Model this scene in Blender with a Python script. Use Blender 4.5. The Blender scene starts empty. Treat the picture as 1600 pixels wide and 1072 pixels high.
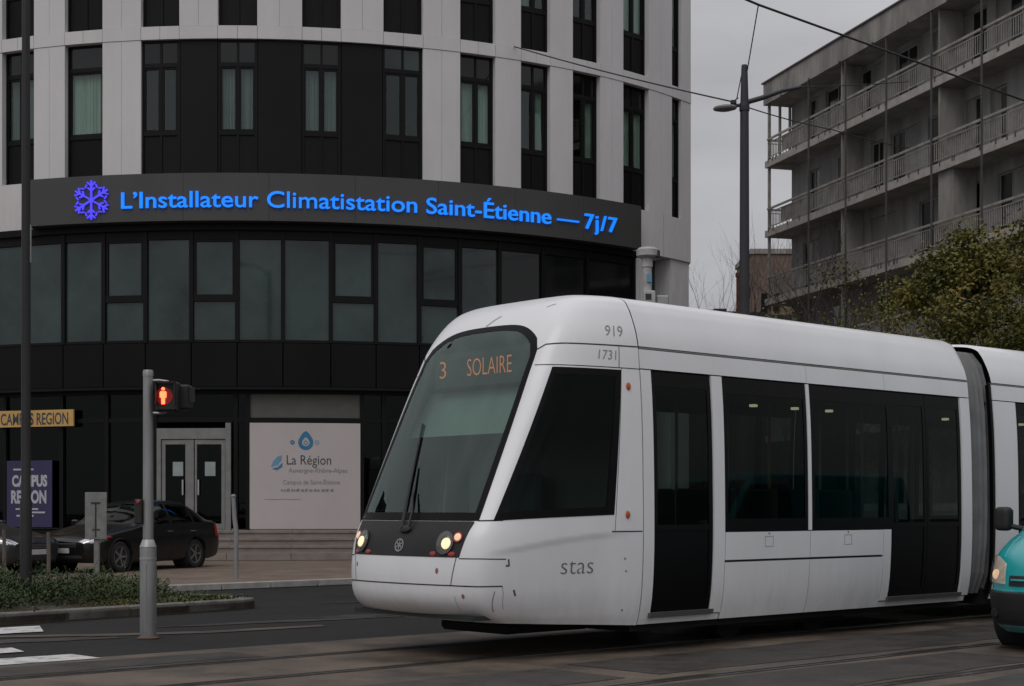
import bpy, math, random
from mathutils import Vector, Matrix

rad = math.radians
scene = bpy.context.scene
COL = scene.collection
random.seed(7)

# ------------------------------------------------------------------ camera
cam_d = bpy.data.cameras.new('camera')
cam_d.lens = 54.0
cam_d.sensor_width = 36.0
cam_d.shift_y = 0.1615
cam_d.clip_start = 0.1
cam_d.clip_end = 3000
cam = bpy.data.objects.new('camera', cam_d)
cam.location = (0, 0, 1.4)
cam.rotation_euler = (rad(90), 0, 0)
COL.objects.link(cam)
scene.camera = cam

# ------------------------------------------------------------------ overcast sky
SUN_EL, SUN_AZ = 52, 205          # degrees; azimuth measured from +Y towards +X
world = bpy.data.worlds.new('World')
scene.world = world
world.use_nodes = True
nt = world.node_tree
for n in list(nt.nodes):
    nt.nodes.remove(n)
out = nt.nodes.new('ShaderNodeOutputWorld')
bg = nt.nodes.new('ShaderNodeBackground')
bg.inputs['Strength'].default_value = 0.1
sky = nt.nodes.new('ShaderNodeTexSky')
sky.sky_type = 'NISHITA'
sky.sun_disc = False
sky.sun_elevation = rad(SUN_EL)
sky.sun_rotation = rad(SUN_AZ)
hsv = nt.nodes.new('ShaderNodeHueSaturation')
hsv.inputs['Saturation'].default_value = 0.15
nt.links.new(sky.outputs['Color'], hsv.inputs['Color'])
tc = nt.nodes.new('ShaderNodeTexCoord')
sep = nt.nodes.new('ShaderNodeSeparateXYZ')
nt.links.new(tc.outputs['Generated'], sep.inputs[0])
mr = nt.nodes.new('ShaderNodeMapRange')            # overcast: zenith three times the horizon
mr.inputs['From Min'].default_value = 0.0
mr.inputs['From Max'].default_value = 1.0
mr.inputs['To Min'].default_value = 3.05
mr.inputs['To Max'].default_value = 9.2
nt.links.new(sep.outputs['Z'], mr.inputs['Value'])
mp = nt.nodes.new('ShaderNodeMapping')
mp.inputs['Scale'].default_value = (1.0, 1.0, 3.0)
nt.links.new(tc.outputs['Generated'], mp.inputs['Vector'])
no = nt.nodes.new('ShaderNodeTexNoise')
no.inputs['Scale'].default_value = 4.2
no.inputs['Detail'].default_value = 5
nt.links.new(mp.outputs['Vector'], no.inputs['Vector'])
mr2 = nt.nodes.new('ShaderNodeMapRange')
mr2.inputs['From Min'].default_value = 0.3
mr2.inputs['From Max'].default_value = 0.7
mr2.inputs['To Min'].default_value = 0.83
mr2.inputs['To Max'].default_value = 1.17
nt.links.new(no.outputs['Fac'], mr2.inputs['Value'])
mul = nt.nodes.new('ShaderNodeMath')
mul.operation = 'MULTIPLY'
nt.links.new(mr.outputs[0], mul.inputs[0])
nt.links.new(mr2.outputs[0], mul.inputs[1])
tint = nt.nodes.new('ShaderNodeVectorMath')
tint.operation = 'SCALE'
tint.inputs[0].default_value = (0.985, 0.985, 1.03)
nt.links.new(mul.outputs[0], tint.inputs['Scale'])
mixc = nt.nodes.new('ShaderNodeMix')
mixc.data_type = 'RGBA'
mixc.inputs['Factor'].default_value = 0.88
nt.links.new(hsv.outputs['Color'], mixc.inputs['A'])
nt.links.new(tint.outputs[0], mixc.inputs['B'])
nt.links.new(mixc.outputs['Result'], bg.inputs['Color'])
nt.links.new(bg.outputs[0], out.inputs['Surface'])

sun_d = bpy.data.lights.new('sun', 'SUN')
sun_d.energy = 0.75
sun_d.angle = rad(40)
sun_d.color = (1.0, 0.97, 0.93)
sun = bpy.data.objects.new('sun', sun_d)
sv = Vector((math.sin(rad(SUN_AZ)) * math.cos(rad(SUN_EL)), math.cos(rad(SUN_AZ)) * math.cos(rad(SUN_EL)), math.sin(rad(SUN_EL))))
sun.rotation_euler = sv.to_track_quat('Z', 'Y').to_euler()
COL.objects.link(sun)

vs = scene.view_settings
vs.view_transform = 'Standard'
vs.look = 'None'
vs.exposure = 0.0
vs.gamma = 1.0
vs.use_curve_mapping = False
scene.render.engine = 'CYCLES'
scene.cycles.max_bounces = 6
scene.cycles.diffuse_bounces = 3
scene.cycles.glossy_bounces = 3
scene.cycles.transparent_max_bounces = 10

# ------------------------------------------------------------------ materials
MATS = {}


def mat(name, col, rough=0.6, metal=0.0, spec=0.5, var=0.12, scale=3.0, bump=0.0, bscale=40.0, coat=0.0, streak=1.0, col2=None, lo=0.3, hi=0.7, rvar=0.0):
    m = bpy.data.materials.new(name)
    m.use_nodes = True
    t = m.node_tree
    b = t.nodes['Principled BSDF']
    b.inputs['Roughness'].default_value = rough
    b.inputs['Metallic'].default_value = metal
    b.inputs['Specular IOR Level'].default_value = spec
    if coat:
        b.inputs['Coat Weight'].default_value = coat
        b.inputs['Coat Roughness'].default_value = 0.08
    g = t.nodes.new('ShaderNodeNewGeometry')
    mp = t.nodes.new('ShaderNodeMapping')
    mp.inputs['Scale'].default_value = (1, 1, streak)
    t.links.new(g.outputs['Position'], mp.inputs['Vector'])
    n = t.nodes.new('ShaderNodeTexNoise')
    n.inputs['Scale'].default_value = scale
    n.inputs['Detail'].default_value = 6
    n.inputs['Roughness'].default_value = 0.62
    t.links.new(mp.outputs['Vector'], n.inputs['Vector'])
    r = t.nodes.new('ShaderNodeValToRGB')
    c2 = col2 if col2 else [c * (1 + var) for c in col]
    c1 = col if col2 else [c * (1 - var) for c in col]
    r.color_ramp.elements[0].position = lo
    r.color_ramp.elements[0].color = (*c1, 1)
    r.color_ramp.elements[1].position = hi
    r.color_ramp.elements[1].color = (*c2, 1)
    t.links.new(n.outputs['Fac'], r.inputs['Fac'])
    t.links.new(r.outputs['Color'], b.inputs['Base Color'])
    if rvar:
        q = t.nodes.new('ShaderNodeMapRange')
        q.inputs['From Min'].default_value = 0.35
        q.inputs['From Max'].default_value = 0.65
        q.inputs['To Min'].default_value = rough - rvar
        q.inputs['To Max'].default_value = rough + rvar
        t.links.new(n.outputs['Fac'], q.inputs['Value'])
        t.links.new(q.outputs[0], b.inputs['Roughness'])
    if bump:
        n2 = t.nodes.new('ShaderNodeTexNoise')
        n2.inputs['Scale'].default_value = bscale
        n2.inputs['Detail'].default_value = 4
        t.links.new(g.outputs['Position'], n2.inputs['Vector'])
        bp = t.nodes.new('ShaderNodeBump')
        bp.inputs['Strength'].default_value = bump
        bp.inputs['Distance'].default_value = 0.02
        t.links.new(n2.outputs['Fac'], bp.inputs['Height'])
        t.links.new(bp.outputs[0], b.inputs['Normal'])
    MATS[name] = m
    return m


def glass(name, tint, ior=1.5, rough=0.01, wave=0.0, gcol=(0.95, 1, 0.98)):
    m = bpy.data.materials.new(name)
    m.use_nodes = True
    t = m.node_tree
    for n in list(t.nodes):
        t.nodes.remove(n)
    o = t.nodes.new('ShaderNodeOutputMaterial')
    mx = t.nodes.new('ShaderNodeMixShader')
    tr = t.nodes.new('ShaderNodeBsdfTransparent')
    tr.inputs['Color'].default_value = (*tint, 1)
    gl = t.nodes.new('ShaderNodeBsdfGlossy')
    gl.inputs['Roughness'].default_value = rough
    gl.inputs['Color'].default_value = (*gcol, 1)
    fr = t.nodes.new('ShaderNodeFresnel')
    # the same thin-pane reflectance on both faces
    gg = t.nodes.new('ShaderNodeNewGeometry')
    im = t.nodes.new('ShaderNodeMapRange')
    im.inputs['To Min'].default_value = ior
    im.inputs['To Max'].default_value = 1.0 / ior
    t.links.new(gg.outputs['Backfacing'], im.inputs['Value'])
    t.links.new(im.outputs[0], fr.inputs['IOR'])
    t.links.new(fr.outputs[0], mx.inputs[0])
    t.links.new(tr.outputs[0], mx.inputs[1])
    t.links.new(gl.outputs[0], mx.inputs[2])
    t.links.new(mx.outputs[0], o.inputs['Surface'])
    if wave:
        n2 = t.nodes.new('ShaderNodeTexNoise')
        n2.inputs['Scale'].default_value = 0.9
        bp = t.nodes.new('ShaderNodeBump')
        bp.inputs['Strength'].default_value = wave
        bp.inputs['Distance'].default_value = 0.05
        g = t.nodes.new('ShaderNodeNewGeometry')
        t.links.new(g.outputs['Position'], n2.inputs['Vector'])
        t.links.new(n2.outputs['Fac'], bp.inputs['Height'])
        t.links.new(bp.outputs[0], gl.inputs['Normal'])
    MATS[name] = m
    return m


def emit(name, col, strength):
    m = bpy.data.materials.new(name)
    m.use_nodes = True
    t = m.node_tree
    b = t.nodes['Principled BSDF']
    b.inputs['Base Color'].default_value = (*[c * 0.5 for c in col], 1)
    b.inputs['Roughness'].default_value = 0.4
    b.inputs['Emission Color'].default_value = (*col, 1)
    b.inputs['Emission Strength'].default_value = strength
    MATS[name] = m
    return m


def leaf_mat(name, stops):
    m = bpy.data.materials.new(name)
    m.use_nodes = True
    t = m.node_tree
    b = t.nodes['Principled BSDF']
    b.inputs['Roughness'].default_value = 0.6
    b.inputs['Specular IOR Level'].default_value = 0.25
    g = t.nodes.new('ShaderNodeNewGeometry')
    n = t.nodes.new('ShaderNodeTexNoise')
    n.inputs['Scale'].default_value = 0.9
    t.links.new(g.outputs['Position'], n.inputs['Vector'])
    a = t.nodes.new('ShaderNodeMath')
    a.operation = 'MULTIPLY_ADD'
    a.inputs[1].default_value = 0.26
    t.links.new(g.outputs['Random Per Island'], a.inputs[0])
    h = t.nodes.new('ShaderNodeMath')
    h.operation = 'MULTIPLY_ADD'
    h.inputs[1].default_value = 1.3
    h.inputs[2].default_value = -0.30
    t.links.new(n.outputs['Fac'], h.inputs[0])
    t.links.new(h.outputs[0], a.inputs[2])
    r = t.nodes.new('ShaderNodeValToRGB')
    while len(r.color_ramp.elements) < len(stops):
        r.color_ramp.elements.new(0.5)
    for e, (p, c) in zip(r.color_ramp.elements, stops):
        e.position = p
        e.color = (*c, 1)
    t.links.new(a.outputs[0], r.inputs['Fac'])
    t.links.new(r.outputs['Color'], b.inputs['Base Color'])
    MATS[name] = m
    return m


mat('asphalt', (0.010, 0.010, 0.0105), 0.74, var=0.3, scale=0.9, bump=0.6, bscale=90, col2=(0.026, 0.025, 0.0245), rvar=0.14, spec=0.25)
mat('slab', (0.050, 0.041, 0.034), 0.52, scale=0.9, bump=0.6, bscale=70, col2=(0.145, 0.110, 0.082), lo=0.34, hi=0.66, rvar=0.18, spec=0.4)
mat('slab_patch', (0.041, 0.035, 0.030), 0.52, spec=0.4, var=0.45, scale=2.2, bump=0.5, bscale=90, rvar=0.12)
mat('paving', (0.12, 0.088, 0.065), 0.7, scale=1.4, bump=0.4, bscale=40, col2=(0.19, 0.145, 0.11), rvar=0.12)
mat('kerb', (0.15, 0.145, 0.13), 0.85, var=0.35, scale=5, bump=0.5, bscale=60)
mat('kerb_pale', (0.30, 0.29, 0.275), 0.8, var=0.25, scale=5, bump=0.4)
mat('paint', (0.22, 0.215, 0.21), 0.7, scale=5, col2=(0.55, 0.545, 0.53), lo=0.36, hi=0.5, bump=0.3, bscale=90)
mat('rail', (0.19, 0.18, 0.17), 0.28, metal=0.9, var=0.35, scale=6)
mat('groove', (0.012, 0.011, 0.010), 0.9)
mat('soil', (0.05, 0.04, 0.025), 0.95, var=0.4, scale=6, bump=0.7)
mat('concrete_white', (0.60, 0.585, 0.59), 0.75, var=0.08, scale=0.8, streak=0.25, bump=0.15, bscale=30)
mat('concrete_step', (0.22, 0.185, 0.165), 0.85, var=0.2, scale=3, bump=0.3)
mat('dark_panel', (0.0075, 0.0078, 0.0082), 0.55, var=0.2, scale=0.6, spec=0.16)
mat('black_panel', (0.0042, 0.0044, 0.0048), 0.45, var=0.35, scale=0.8, spec=0.16, streak=0.3)
mat('sign_grey', (0.052, 0.051, 0.049), 0.5, var=0.12, scale=0.5, streak=0.4)
mat('dark_frame', (0.005, 0.0052, 0.0055), 0.5, var=0.15, spec=0.18)
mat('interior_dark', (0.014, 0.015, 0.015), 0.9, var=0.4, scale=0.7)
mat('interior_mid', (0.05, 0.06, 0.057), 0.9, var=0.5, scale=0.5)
mat('curtain', (0.47, 0.55, 0.49), 0.9, var=0.25, scale=5, streak=0.05)
mat('curtain_grey', (0.21, 0.235, 0.25), 0.9, var=0.25, scale=5, streak=0.05)
mat('ribbon_glass', (0.005, 0.0115, 0.0115), 0.05, spec=0.62, scale=0.5, col2=(0.030, 0.054, 0.050), lo=0.32, hi=0.62)
mat('ribbon_dark', (0.006, 0.007, 0.007), 0.06, spec=0.5, var=0.3, scale=0.5)
glass('pane_clear', (0.78, 0.84, 0.82), 1.5, wave=0.06)
glass('pane_dark', (0.24, 0.27, 0.265), 1.28)
emit('sign_blue', (0.006, 0.215, 1.0), 1.0)
emit('sign_violet', (0.075, 0.06, 0.85), 0.95)
mat('sign_side', (0.004, 0.03, 0.16), 0.5)
mat('poster_white', (0.46, 0.415, 0.41), 0.55, var=0.05, scale=0.8)
mat('panel_olive', (0.085, 0.085, 0.078), 0.6, var=0.12)
mat('print_dark', (0.05, 0.06, 0.07), 0.7)
mat('print_grey', (0.21, 0.20, 0.205), 0.7)
mat('print_blue', (0.03, 0.17, 0.32), 0.6)
mat('print_light_blue', (0.13, 0.28, 0.40), 0.6)
mat('banner_purple', (0.030, 0.026, 0.082), 0.6, var=0.15, scale=2)
mat('banner_white', (0.42, 0.42, 0.46), 0.6)
mat('sign_yellow', (0.56, 0.34, 0.115), 0.5, var=0.12)
mat('alu', (0.33, 0.33, 0.325), 0.42, metal=0.35, var=0.12, scale=4)
mat('door_alu', (0.20, 0.20, 0.195), 0.5, metal=0.2, var=0.15, scale=4)
mat('galva', (0.30, 0.30, 0.305), 0.45, metal=0.55, var=0.2, scale=8, streak=0.2)
mat('galva_dull', (0.21, 0.21, 0.205), 0.6, metal=0.2, var=0.25, scale=6)
mat('mast_dark', (0.030, 0.030, 0.036), 0.5, var=0.15, spec=0.4)
mat('post_black', (0.012, 0.012, 0.012), 0.55, var=0.2)
mat('cable', (0.018, 0.018, 0.022), 0.6)
mat('paper', (0.27, 0.32, 0.31), 0.8)
# tram
mat('tram_white', (0.74, 0.74, 0.755), 0.36, var=0.04, scale=1.3, coat=0.3, streak=0.5)
mat('tram_gap', (0.03, 0.03, 0.03), 0.8)
mat('tram_black', (0.0035, 0.0035, 0.0037), 0.42, var=0.2, spec=0.12)
mat('tram_front_black', (0.022, 0.022, 0.023), 0.5, var=0.15, spec=0.3)
mat('tram_under', (0.010, 0.010, 0.010), 0.9)
mat('tram_inner', (0.024, 0.027, 0.027), 0.85, var=0.25)
mat('tram_partition', (0.155, 0.185, 0.172), 0.8, var=0.2, scale=1.5)
mat('bellows', (0.20, 0.20, 0.203), 0.75, var=0.2)
mat('grey_rubber', (0.09, 0.09, 0.092), 0.6)
mat('gutter', (0.17, 0.165, 0.155), 0.6)
mat('scuff', (0.10, 0.09, 0.09), 0.8, var=0.4, scale=20)
mat('tram_text', (0.14, 0.14, 0.15), 0.6)
mat('lamp_reflector', (0.66, 0.58, 0.50), 0.3, var=0.25, scale=22)
mat('pole_pale', (0.40, 0.395, 0.39), 0.6, var=0.2, scale=6)
mat('tram_text_pale', (0.26, 0.26, 0.27), 0.6)
mat('seat_fabric', (0.03, 0.06, 0.06), 0.9)
mat('orange_marker', (0.45, 0.09, 0.02), 0.35)
mat('red_lens', (0.35, 0.02, 0.015), 0.25, coat=0.5)
mat('chrome', (0.6, 0.6, 0.6), 0.15, metal=1.0, var=0.03)
glass('windscreen', (0.66, 0.80, 0.75), 1.72, gcol=(0.84, 1.0, 0.95))
glass('tram_glass', (0.29, 0.36, 0.34), 1.2)
glass('lens', (0.9, 0.9, 0.88), 1.45)
emit('lamp_warm', (1.0, 0.74, 0.47), 1.25)
emit('lamp_dim', (1.0, 0.66, 0.42), 0.6)
emit('led_amber', (1.0, 0.28, 0.07), 0.34)
emit('interior_lamp', (1.0, 0.88, 0.55), 0.7)
emit('signal_red', (1.0, 0.10, 0.035), 5.0)
emit('signal_halo', (0.5, 0.005, 0.004), 0.12)
# cars
mat('car_black', (0.005, 0.005, 0.006), 0.3, coat=0.35, var=0.1, spec=0.3)
mat('car_grey', (0.02, 0.02, 0.022), 0.3, coat=0.5, var=0.1)
mat('van_teal', (0.014, 0.35, 0.37), 0.3, coat=0.6, var=0.05)
mat('black_plastic', (0.017, 0.017, 0.018), 0.6, var=0.2)
mat('tyre', (0.014, 0.014, 0.014), 0.85, var=0.25, scale=10)
mat('rim', (0.26, 0.26, 0.265), 0.35, metal=0.7)
mat('plate', (0.42, 0.43, 0.44), 0.5)
mat('plate_blue', (0.01, 0.03, 0.22), 0.5)
glass('car_glass', (0.16, 0.20, 0.19), 1.55)
# apartments
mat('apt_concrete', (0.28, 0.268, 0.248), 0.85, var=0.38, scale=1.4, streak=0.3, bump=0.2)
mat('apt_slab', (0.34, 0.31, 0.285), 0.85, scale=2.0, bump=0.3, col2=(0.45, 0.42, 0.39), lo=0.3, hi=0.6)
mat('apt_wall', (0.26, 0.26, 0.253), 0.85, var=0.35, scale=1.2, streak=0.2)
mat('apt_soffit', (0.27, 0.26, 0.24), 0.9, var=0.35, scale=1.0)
mat('apt_rail', (0.30, 0.285, 0.265), 0.7, var=0.35, scale=2.5)
mat('apt_infill', (0.27, 0.26, 0.25), 0.7, var=0.3, streak=0.3)
mat('apt_post', (0.085, 0.082, 0.08), 0.6)
mat('apt_window', (0.010, 0.012, 0.013), 0.1, spec=0.6)
mat('brick_far', (0.16, 0.115, 0.095), 0.9, var=0.25, scale=2)
mat('red_brick', (0.22, 0.07, 0.05), 0.9, var=0.2)
mat('hedge_far', (0.07, 0.065, 0.055), 0.95, var=0.5, scale=1.2)
mat('bark', (0.045, 0.038, 0.032), 0.95, var=0.3, scale=12, bump=0.6)
mat('twig', (0.022, 0.019, 0.017), 0.95, var=0.2)
leaf_mat('leaf_autumn', [(0.12, (0.045, 0.050, 0.016)), (0.42, (0.105, 0.108, 0.026)), (0.66, (0.17, 0.145, 0.030)), (0.9, (0.23, 0.125, 0.032))])
leaf_mat('leaf_low', [(0.2, (0.020, 0.036, 0.011)), (0.5, (0.038, 0.060, 0.018)), (0.75, (0.055, 0.068, 0.023)), (1.0, (0.085, 0.07, 0.035))])




def add_grime(m, z0, z1, dirt, amount):
    """road film thrown up from the wheels, broken up by streaky noise"""
    t = m.node_tree
    b = t.nodes['Principled BSDF']
    old = b.inputs['Base Color'].links[0].from_socket
    g = t.nodes.new('ShaderNodeNewGeometry')
    sp_ = t.nodes.new('ShaderNodeSeparateXYZ')
    t.links.new(g.outputs['Position'], sp_.inputs[0])
    mr_ = t.nodes.new('ShaderNodeMapRange')
    mr_.interpolation_type = 'SMOOTHSTEP'
    mr_.inputs['From Min'].default_value = z1
    mr_.inputs['From Max'].default_value = z0
    t.links.new(sp_.outputs['Z'], mr_.inputs['Value'])
    mp_ = t.nodes.new('ShaderNodeMapping')
    mp_.inputs['Scale'].default_value = (5, 5, .9)
    t.links.new(g.outputs['Position'], mp_.inputs['Vector'])
    n_ = t.nodes.new('ShaderNodeTexNoise')
    n_.inputs['Scale'].default_value = 1.6
    n_.inputs['Detail'].default_value = 7
    n_.inputs['Roughness'].default_value = .7
    t.links.new(mp_.outputs['Vector'], n_.inputs['Vector'])
    ma = t.nodes.new('ShaderNodeMapRange')
    ma.inputs['From Min'].default_value = .38
    ma.inputs['From Max'].default_value = .72
    ma.inputs['To Min'].default_value = .0
    ma.inputs['To Max'].default_value = amount
    t.links.new(n_.outputs['Fac'], ma.inputs['Value'])
    ba = t.nodes.new('ShaderNodeMath')
    ba.operation = 'MULTIPLY_ADD'
    ba.inputs[1].default_value = .85
    ba.inputs[2].default_value = .12
    t.links.new(mr_.outputs[0], ba.inputs[0])
    mu = t.nodes.new('ShaderNodeMath')
    mu.operation = 'MULTIPLY'
    t.links.new(ba.outputs[0], mu.inputs[0])
    t.links.new(ma.outputs[0], mu.inputs[1])
    mx = t.nodes.new('ShaderNodeMix')
    mx.data_type = 'RGBA'
    t.links.new(mu.outputs[0], mx.inputs['Factor'])
    t.links.new(old, mx.inputs['A'])
    mx.inputs['B'].default_value = (*dirt, 1)
    t.links.new(mx.outputs['Result'], b.inputs['Base Color'])


add_grime(MATS['tram_white'], .30, .95, (.32, .295, .26), .24)
add_grime(MATS['van_teal'], .20, .60, (.10, .10, .09), .8)
add_grime(MATS['car_black'], .20, .60, (.03, .027, .022), .8)
add_grime(MATS['concrete_white'], 8.0, 10.6, (.36, .35, .33), .5)

# ------------------------------------------------------------------ mesh helpers


class MB:
    def __init__(self):
        self.v = []
        self.f = []

    def add(self, vs, fs):
        o = len(self.v)
        self.v += [tuple(p) for p in vs]
        self.f += [tuple(i + o for i in f) for f in fs]
        return self

    def box(self, x0, x1, y0, y1, z0, z1):
        return self.add([(x0, y0, z0), (x1, y0, z0), (x1, y1, z0), (x0, y1, z0), (x0, y0, z1), (x1, y0, z1), (x1, y1, z1), (x0, y1, z1)],
                        [(0, 3, 2, 1), (4, 5, 6, 7), (0, 1, 5, 4), (1, 2, 6, 5), (2, 3, 7, 6), (3, 0, 4, 7)])

    def bbox(self, x0, x1, y0, y1, z0, z1, b=0.02):
        """box with chamfered edges"""
        xs = (x0, x1); ys = (y0, y1); zs = (z0, z1)
        vs = []; idx = {}
        for i in (0, 1):
            for j in (0, 1):
                for k in (0, 1):
                    sx = b if i == 0 else -b; sy = b if j == 0 else -b; sz = b if k == 0 else -b
                    for a in range(3):
                        p = [xs[i] + sx, ys[j] + sy, zs[k] + sz]
                        p[a] = (xs, ys, zs)[a][(i, j, k)[a]]
                        idx[(i, j, k, a)] = len(vs); vs.append(p)
        fs = []
        for a in range(3):
            o = [q for q in range(3) if q != a]
            for s in (0, 1):
                r = []
                for (p, q) in ((0, 0), (1, 0), (1, 1), (0, 1)):
                    c = [0, 0, 0]; c[a] = s; c[o[0]] = p; c[o[1]] = q
                    r.append(idx[(*c, a)])
                fs.append(r)
        for a in range(3):
            o = [q for q in range(3) if q != a]
            for p in (0, 1):
                for q in (0, 1):
                    c0 = [0, 0, 0]; c0[o[0]] = p; c0[o[1]] = q
                    c1 = list(c0); c1[a] = 1
                    fs.append([idx[(*c0, o[0])], idx[(*c1, o[0])], idx[(*c1, o[1])], idx[(*c0, o[1])]])
        for i in (0, 1):
            for j in (0, 1):
                for k in (0, 1):
                    fs.append([idx[(i, j, k, 0)], idx[(i, j, k, 1)], idx[(i, j, k, 2)]])
        return self.add(vs, fs)

    def obox(self, c, ax, ay, az, sx, sy, sz):
        c = Vector(c); ax = Vector(ax).normalized() * sx / 2; ay = Vector(ay).normalized() * sy / 2; az = Vector(az).normalized() * sz / 2
        vs = [c + i * ax + j * ay + k * az for (i, j, k) in ((-1, -1, -1), (1, -1, -1), (1, 1, -1), (-1, 1, -1), (-1, -1, 1), (1, -1, 1), (1, 1, 1), (-1, 1, 1))]
        return self.add(vs, [(0, 3, 2, 1), (4, 5, 6, 7), (0, 1, 5, 4), (1, 2, 6, 5), (2, 3, 7, 6), (3, 0, 4, 7)])

    def tube(self, pts, r, n=8, cap=True):
        pts = [Vector(p) for p in pts]
        rs = r if isinstance(r, (list, tuple)) else [r] * len(pts)
        base = len(self.v)
        prev = None
        for i, p in enumerate(pts):
            d = (pts[min(i + 1, len(pts) - 1)] - pts[max(i - 1, 0)])
            d = d.normalized() if d.length > 1e-9 else Vector((0, 0, 1))
            if prev is None:
                a = Vector((1, 0, 0)) if abs(d.x) < 0.8 else Vector((0, 1, 0))
                a = (a - a.dot(d) * d).normalized()
            else:
                a = (prev - prev.dot(d) * d).normalized()
            prev = a
            b = d.cross(a)
            for k in range(n):
                t = 2 * math.pi * k / n
                self.v.append(tuple(p + (a * math.cos(t) + b * math.sin(t)) * rs[i]))
        for i in range(len(pts) - 1):
            for k in range(n):
                a0 = base + i * n + k; a1 = base + i * n + (k + 1) % n
                self.f.append((a0, a1, a1 + n, a0 + n))
        if cap:
            self.f.append(tuple(base + k for k in range(n))[::-1])
            self.f.append(tuple(base + (len(pts) - 1) * n + k for k in range(n)))
        return self

    def lathe(self, prof, n=24, M=None):
        """prof: list of (r, h) around local z"""
        M = M or Matrix.Identity(4)
        base = len(self.v)
        for (r, h) in prof:
            for k in range(n):
                t = 2 * math.pi * k / n
                self.v.append(tuple(M @ Vector((r * math.cos(t), r * math.sin(t), h))))
        for i in range(len(prof) - 1):
            for k in range(n):
                a0 = base + i * n + k; a1 = base + i * n + (k + 1) % n
                self.f.append((a0, a1, a1 + n, a0 + n))
        self.f.append(tuple(base + k for k in range(n))[::-1])
        self.f.append(tuple(base + (len(prof) - 1) * n + k for k in range(n)))
        return self

    def rbox(self, c, r, e=.45, n=20):
        """rounded block (superellipsoid)"""
        def pw(a, p): return math.copysign(abs(a) ** p, a)
        return self.grid(lambda u, v: (c[0] + r[0] * pw(math.cos(math.pi * (v - .5)), e) * pw(math.cos(2 * math.pi * u), e),
                                       c[1] + r[1] * pw(math.cos(math.pi * (v - .5)), e) * pw(math.sin(2 * math.pi * u), e),
                                       c[2] + r[2] * pw(math.sin(math.pi * (v - .5)), e)), n * 2, n)

    def prism(self, poly, z0, z1):
        n = len(poly)
        vs = [(p[0], p[1], z0) for p in poly] + [(p[0], p[1], z1) for p in poly]
        fs = [tuple(range(n))[::-1], tuple(range(n, 2 * n))] + [(i, (i + 1) % n, n + (i + 1) % n, n + i) for i in range(n)]
        return self.add(vs, fs)

    def grid(self, fn, nu, nv):
        vs = [fn(i / nu, j / nv) for j in range(nv + 1) for i in range(nu + 1)]
        fs = [(j * (nu + 1) + i, j * (nu + 1) + i + 1, (j + 1) * (nu + 1) + i + 1, (j + 1) * (nu + 1) + i) for j in range(nv) for i in range(nu)]
        return self.add(vs, fs)

    def slab(self, fn, nu, nv, th):
        """a curved sheet fn(u, v, depth) with thickness th"""
        W = nu + 1
        fr = [fn(i / nu, j / nv, 0.0) for j in range(nv + 1) for i in range(nu + 1)]
        bk = [fn(i / nu, j / nv, th) for j in range(nv + 1) for i in range(nu + 1)]
        N = len(fr)
        fs = []
        for j in range(nv):
            for i in range(nu):
                a = j * W + i
                fs.append((a, a + 1, a + W + 1, a + W))
                fs.append((N + a, N + a + W, N + a + W + 1, N + a + 1))
        for i in range(nu):
            fs.append((i, N + i, N + i + 1, i + 1))
            a = nv * W + i
            fs.append((a, a + 1, N + a + 1, N + a))
        for j in range(nv):
            a = j * W
            fs.append((a, a + W, N + a + W, N + a))
            a = j * W + nu
            fs.append((a, N + a, N + a + W, a + W))
        return self.add(fr + bk, fs)


def obj(name, mb, m, parent=None, smooth=True, angle=35, kind=None, label=None, cat=None, group=None, loc=None):
    me = bpy.data.meshes.new(name)
    me.from_pydata(mb.v, [], mb.f)
    me.update()
    mm = MATS[m] if isinstance(m, str) else m
    me.materials.append(mm)
    if smooth:
        me.polygons.foreach_set('use_smooth', [True] * len(me.polygons))
        me.set_sharp_from_angle(angle=rad(angle))
    o = bpy.data.objects.new(name, me)
    COL.objects.link(o)
    if parent is not None:
        o.parent = parent
    if loc is not None:
        o.location = loc
    tag(o, label, cat, group, kind)
    return o


def tag(o, label=None, cat=None, group=None, kind=None):
    if label: o['label'] = label
    if cat: o['category'] = cat
    if group: o['group'] = group
    if kind: o['kind'] = kind
    return o


def thing(name, label, cat, loc=(0, 0, 0), rz=0.0, group=None):
    o = bpy.data.objects.new(name, None)
    o.empty_display_size = 0.3
    COL.objects.link(o)
    o.location = loc
    o.rotation_euler = (0, 0, rz)
    return tag(o, label, cat, group)


def fix_normals(o):
    import bmesh
    bm = bmesh.new()
    bm.from_mesh(o.data)
    bmesh.ops.recalc_face_normals(bm, faces=bm.faces)
    bm.to_mesh(o.data)
    bm.free()
    return o


_tc = {}


def text_mesh(body, size=1.0, extrude=0.0, offset=0.0, res=4):
    cu = bpy.data.curves.new('t', 'FONT')
    cu.body = body
    cu.size = size
    cu.extrude = extrude
    cu.offset = offset
    cu.resolution_u = res
    o = bpy.data.objects.new('t', cu)
    COL.objects.link(o)
    bpy.context.view_layer.update()
    dg = bpy.context.evaluated_depsgraph_get()
    me = bpy.data.meshes.new_from_object(o.evaluated_get(dg))
    vs = [v.co.copy() for v in me.vertices]
    fs = [tuple(p.vertices) for p in me.polygons]
    bpy.data.objects.remove(o)
    bpy.data.curves.remove(cu)
    bpy.data.meshes.remove(me)
    return vs, fs


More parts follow.
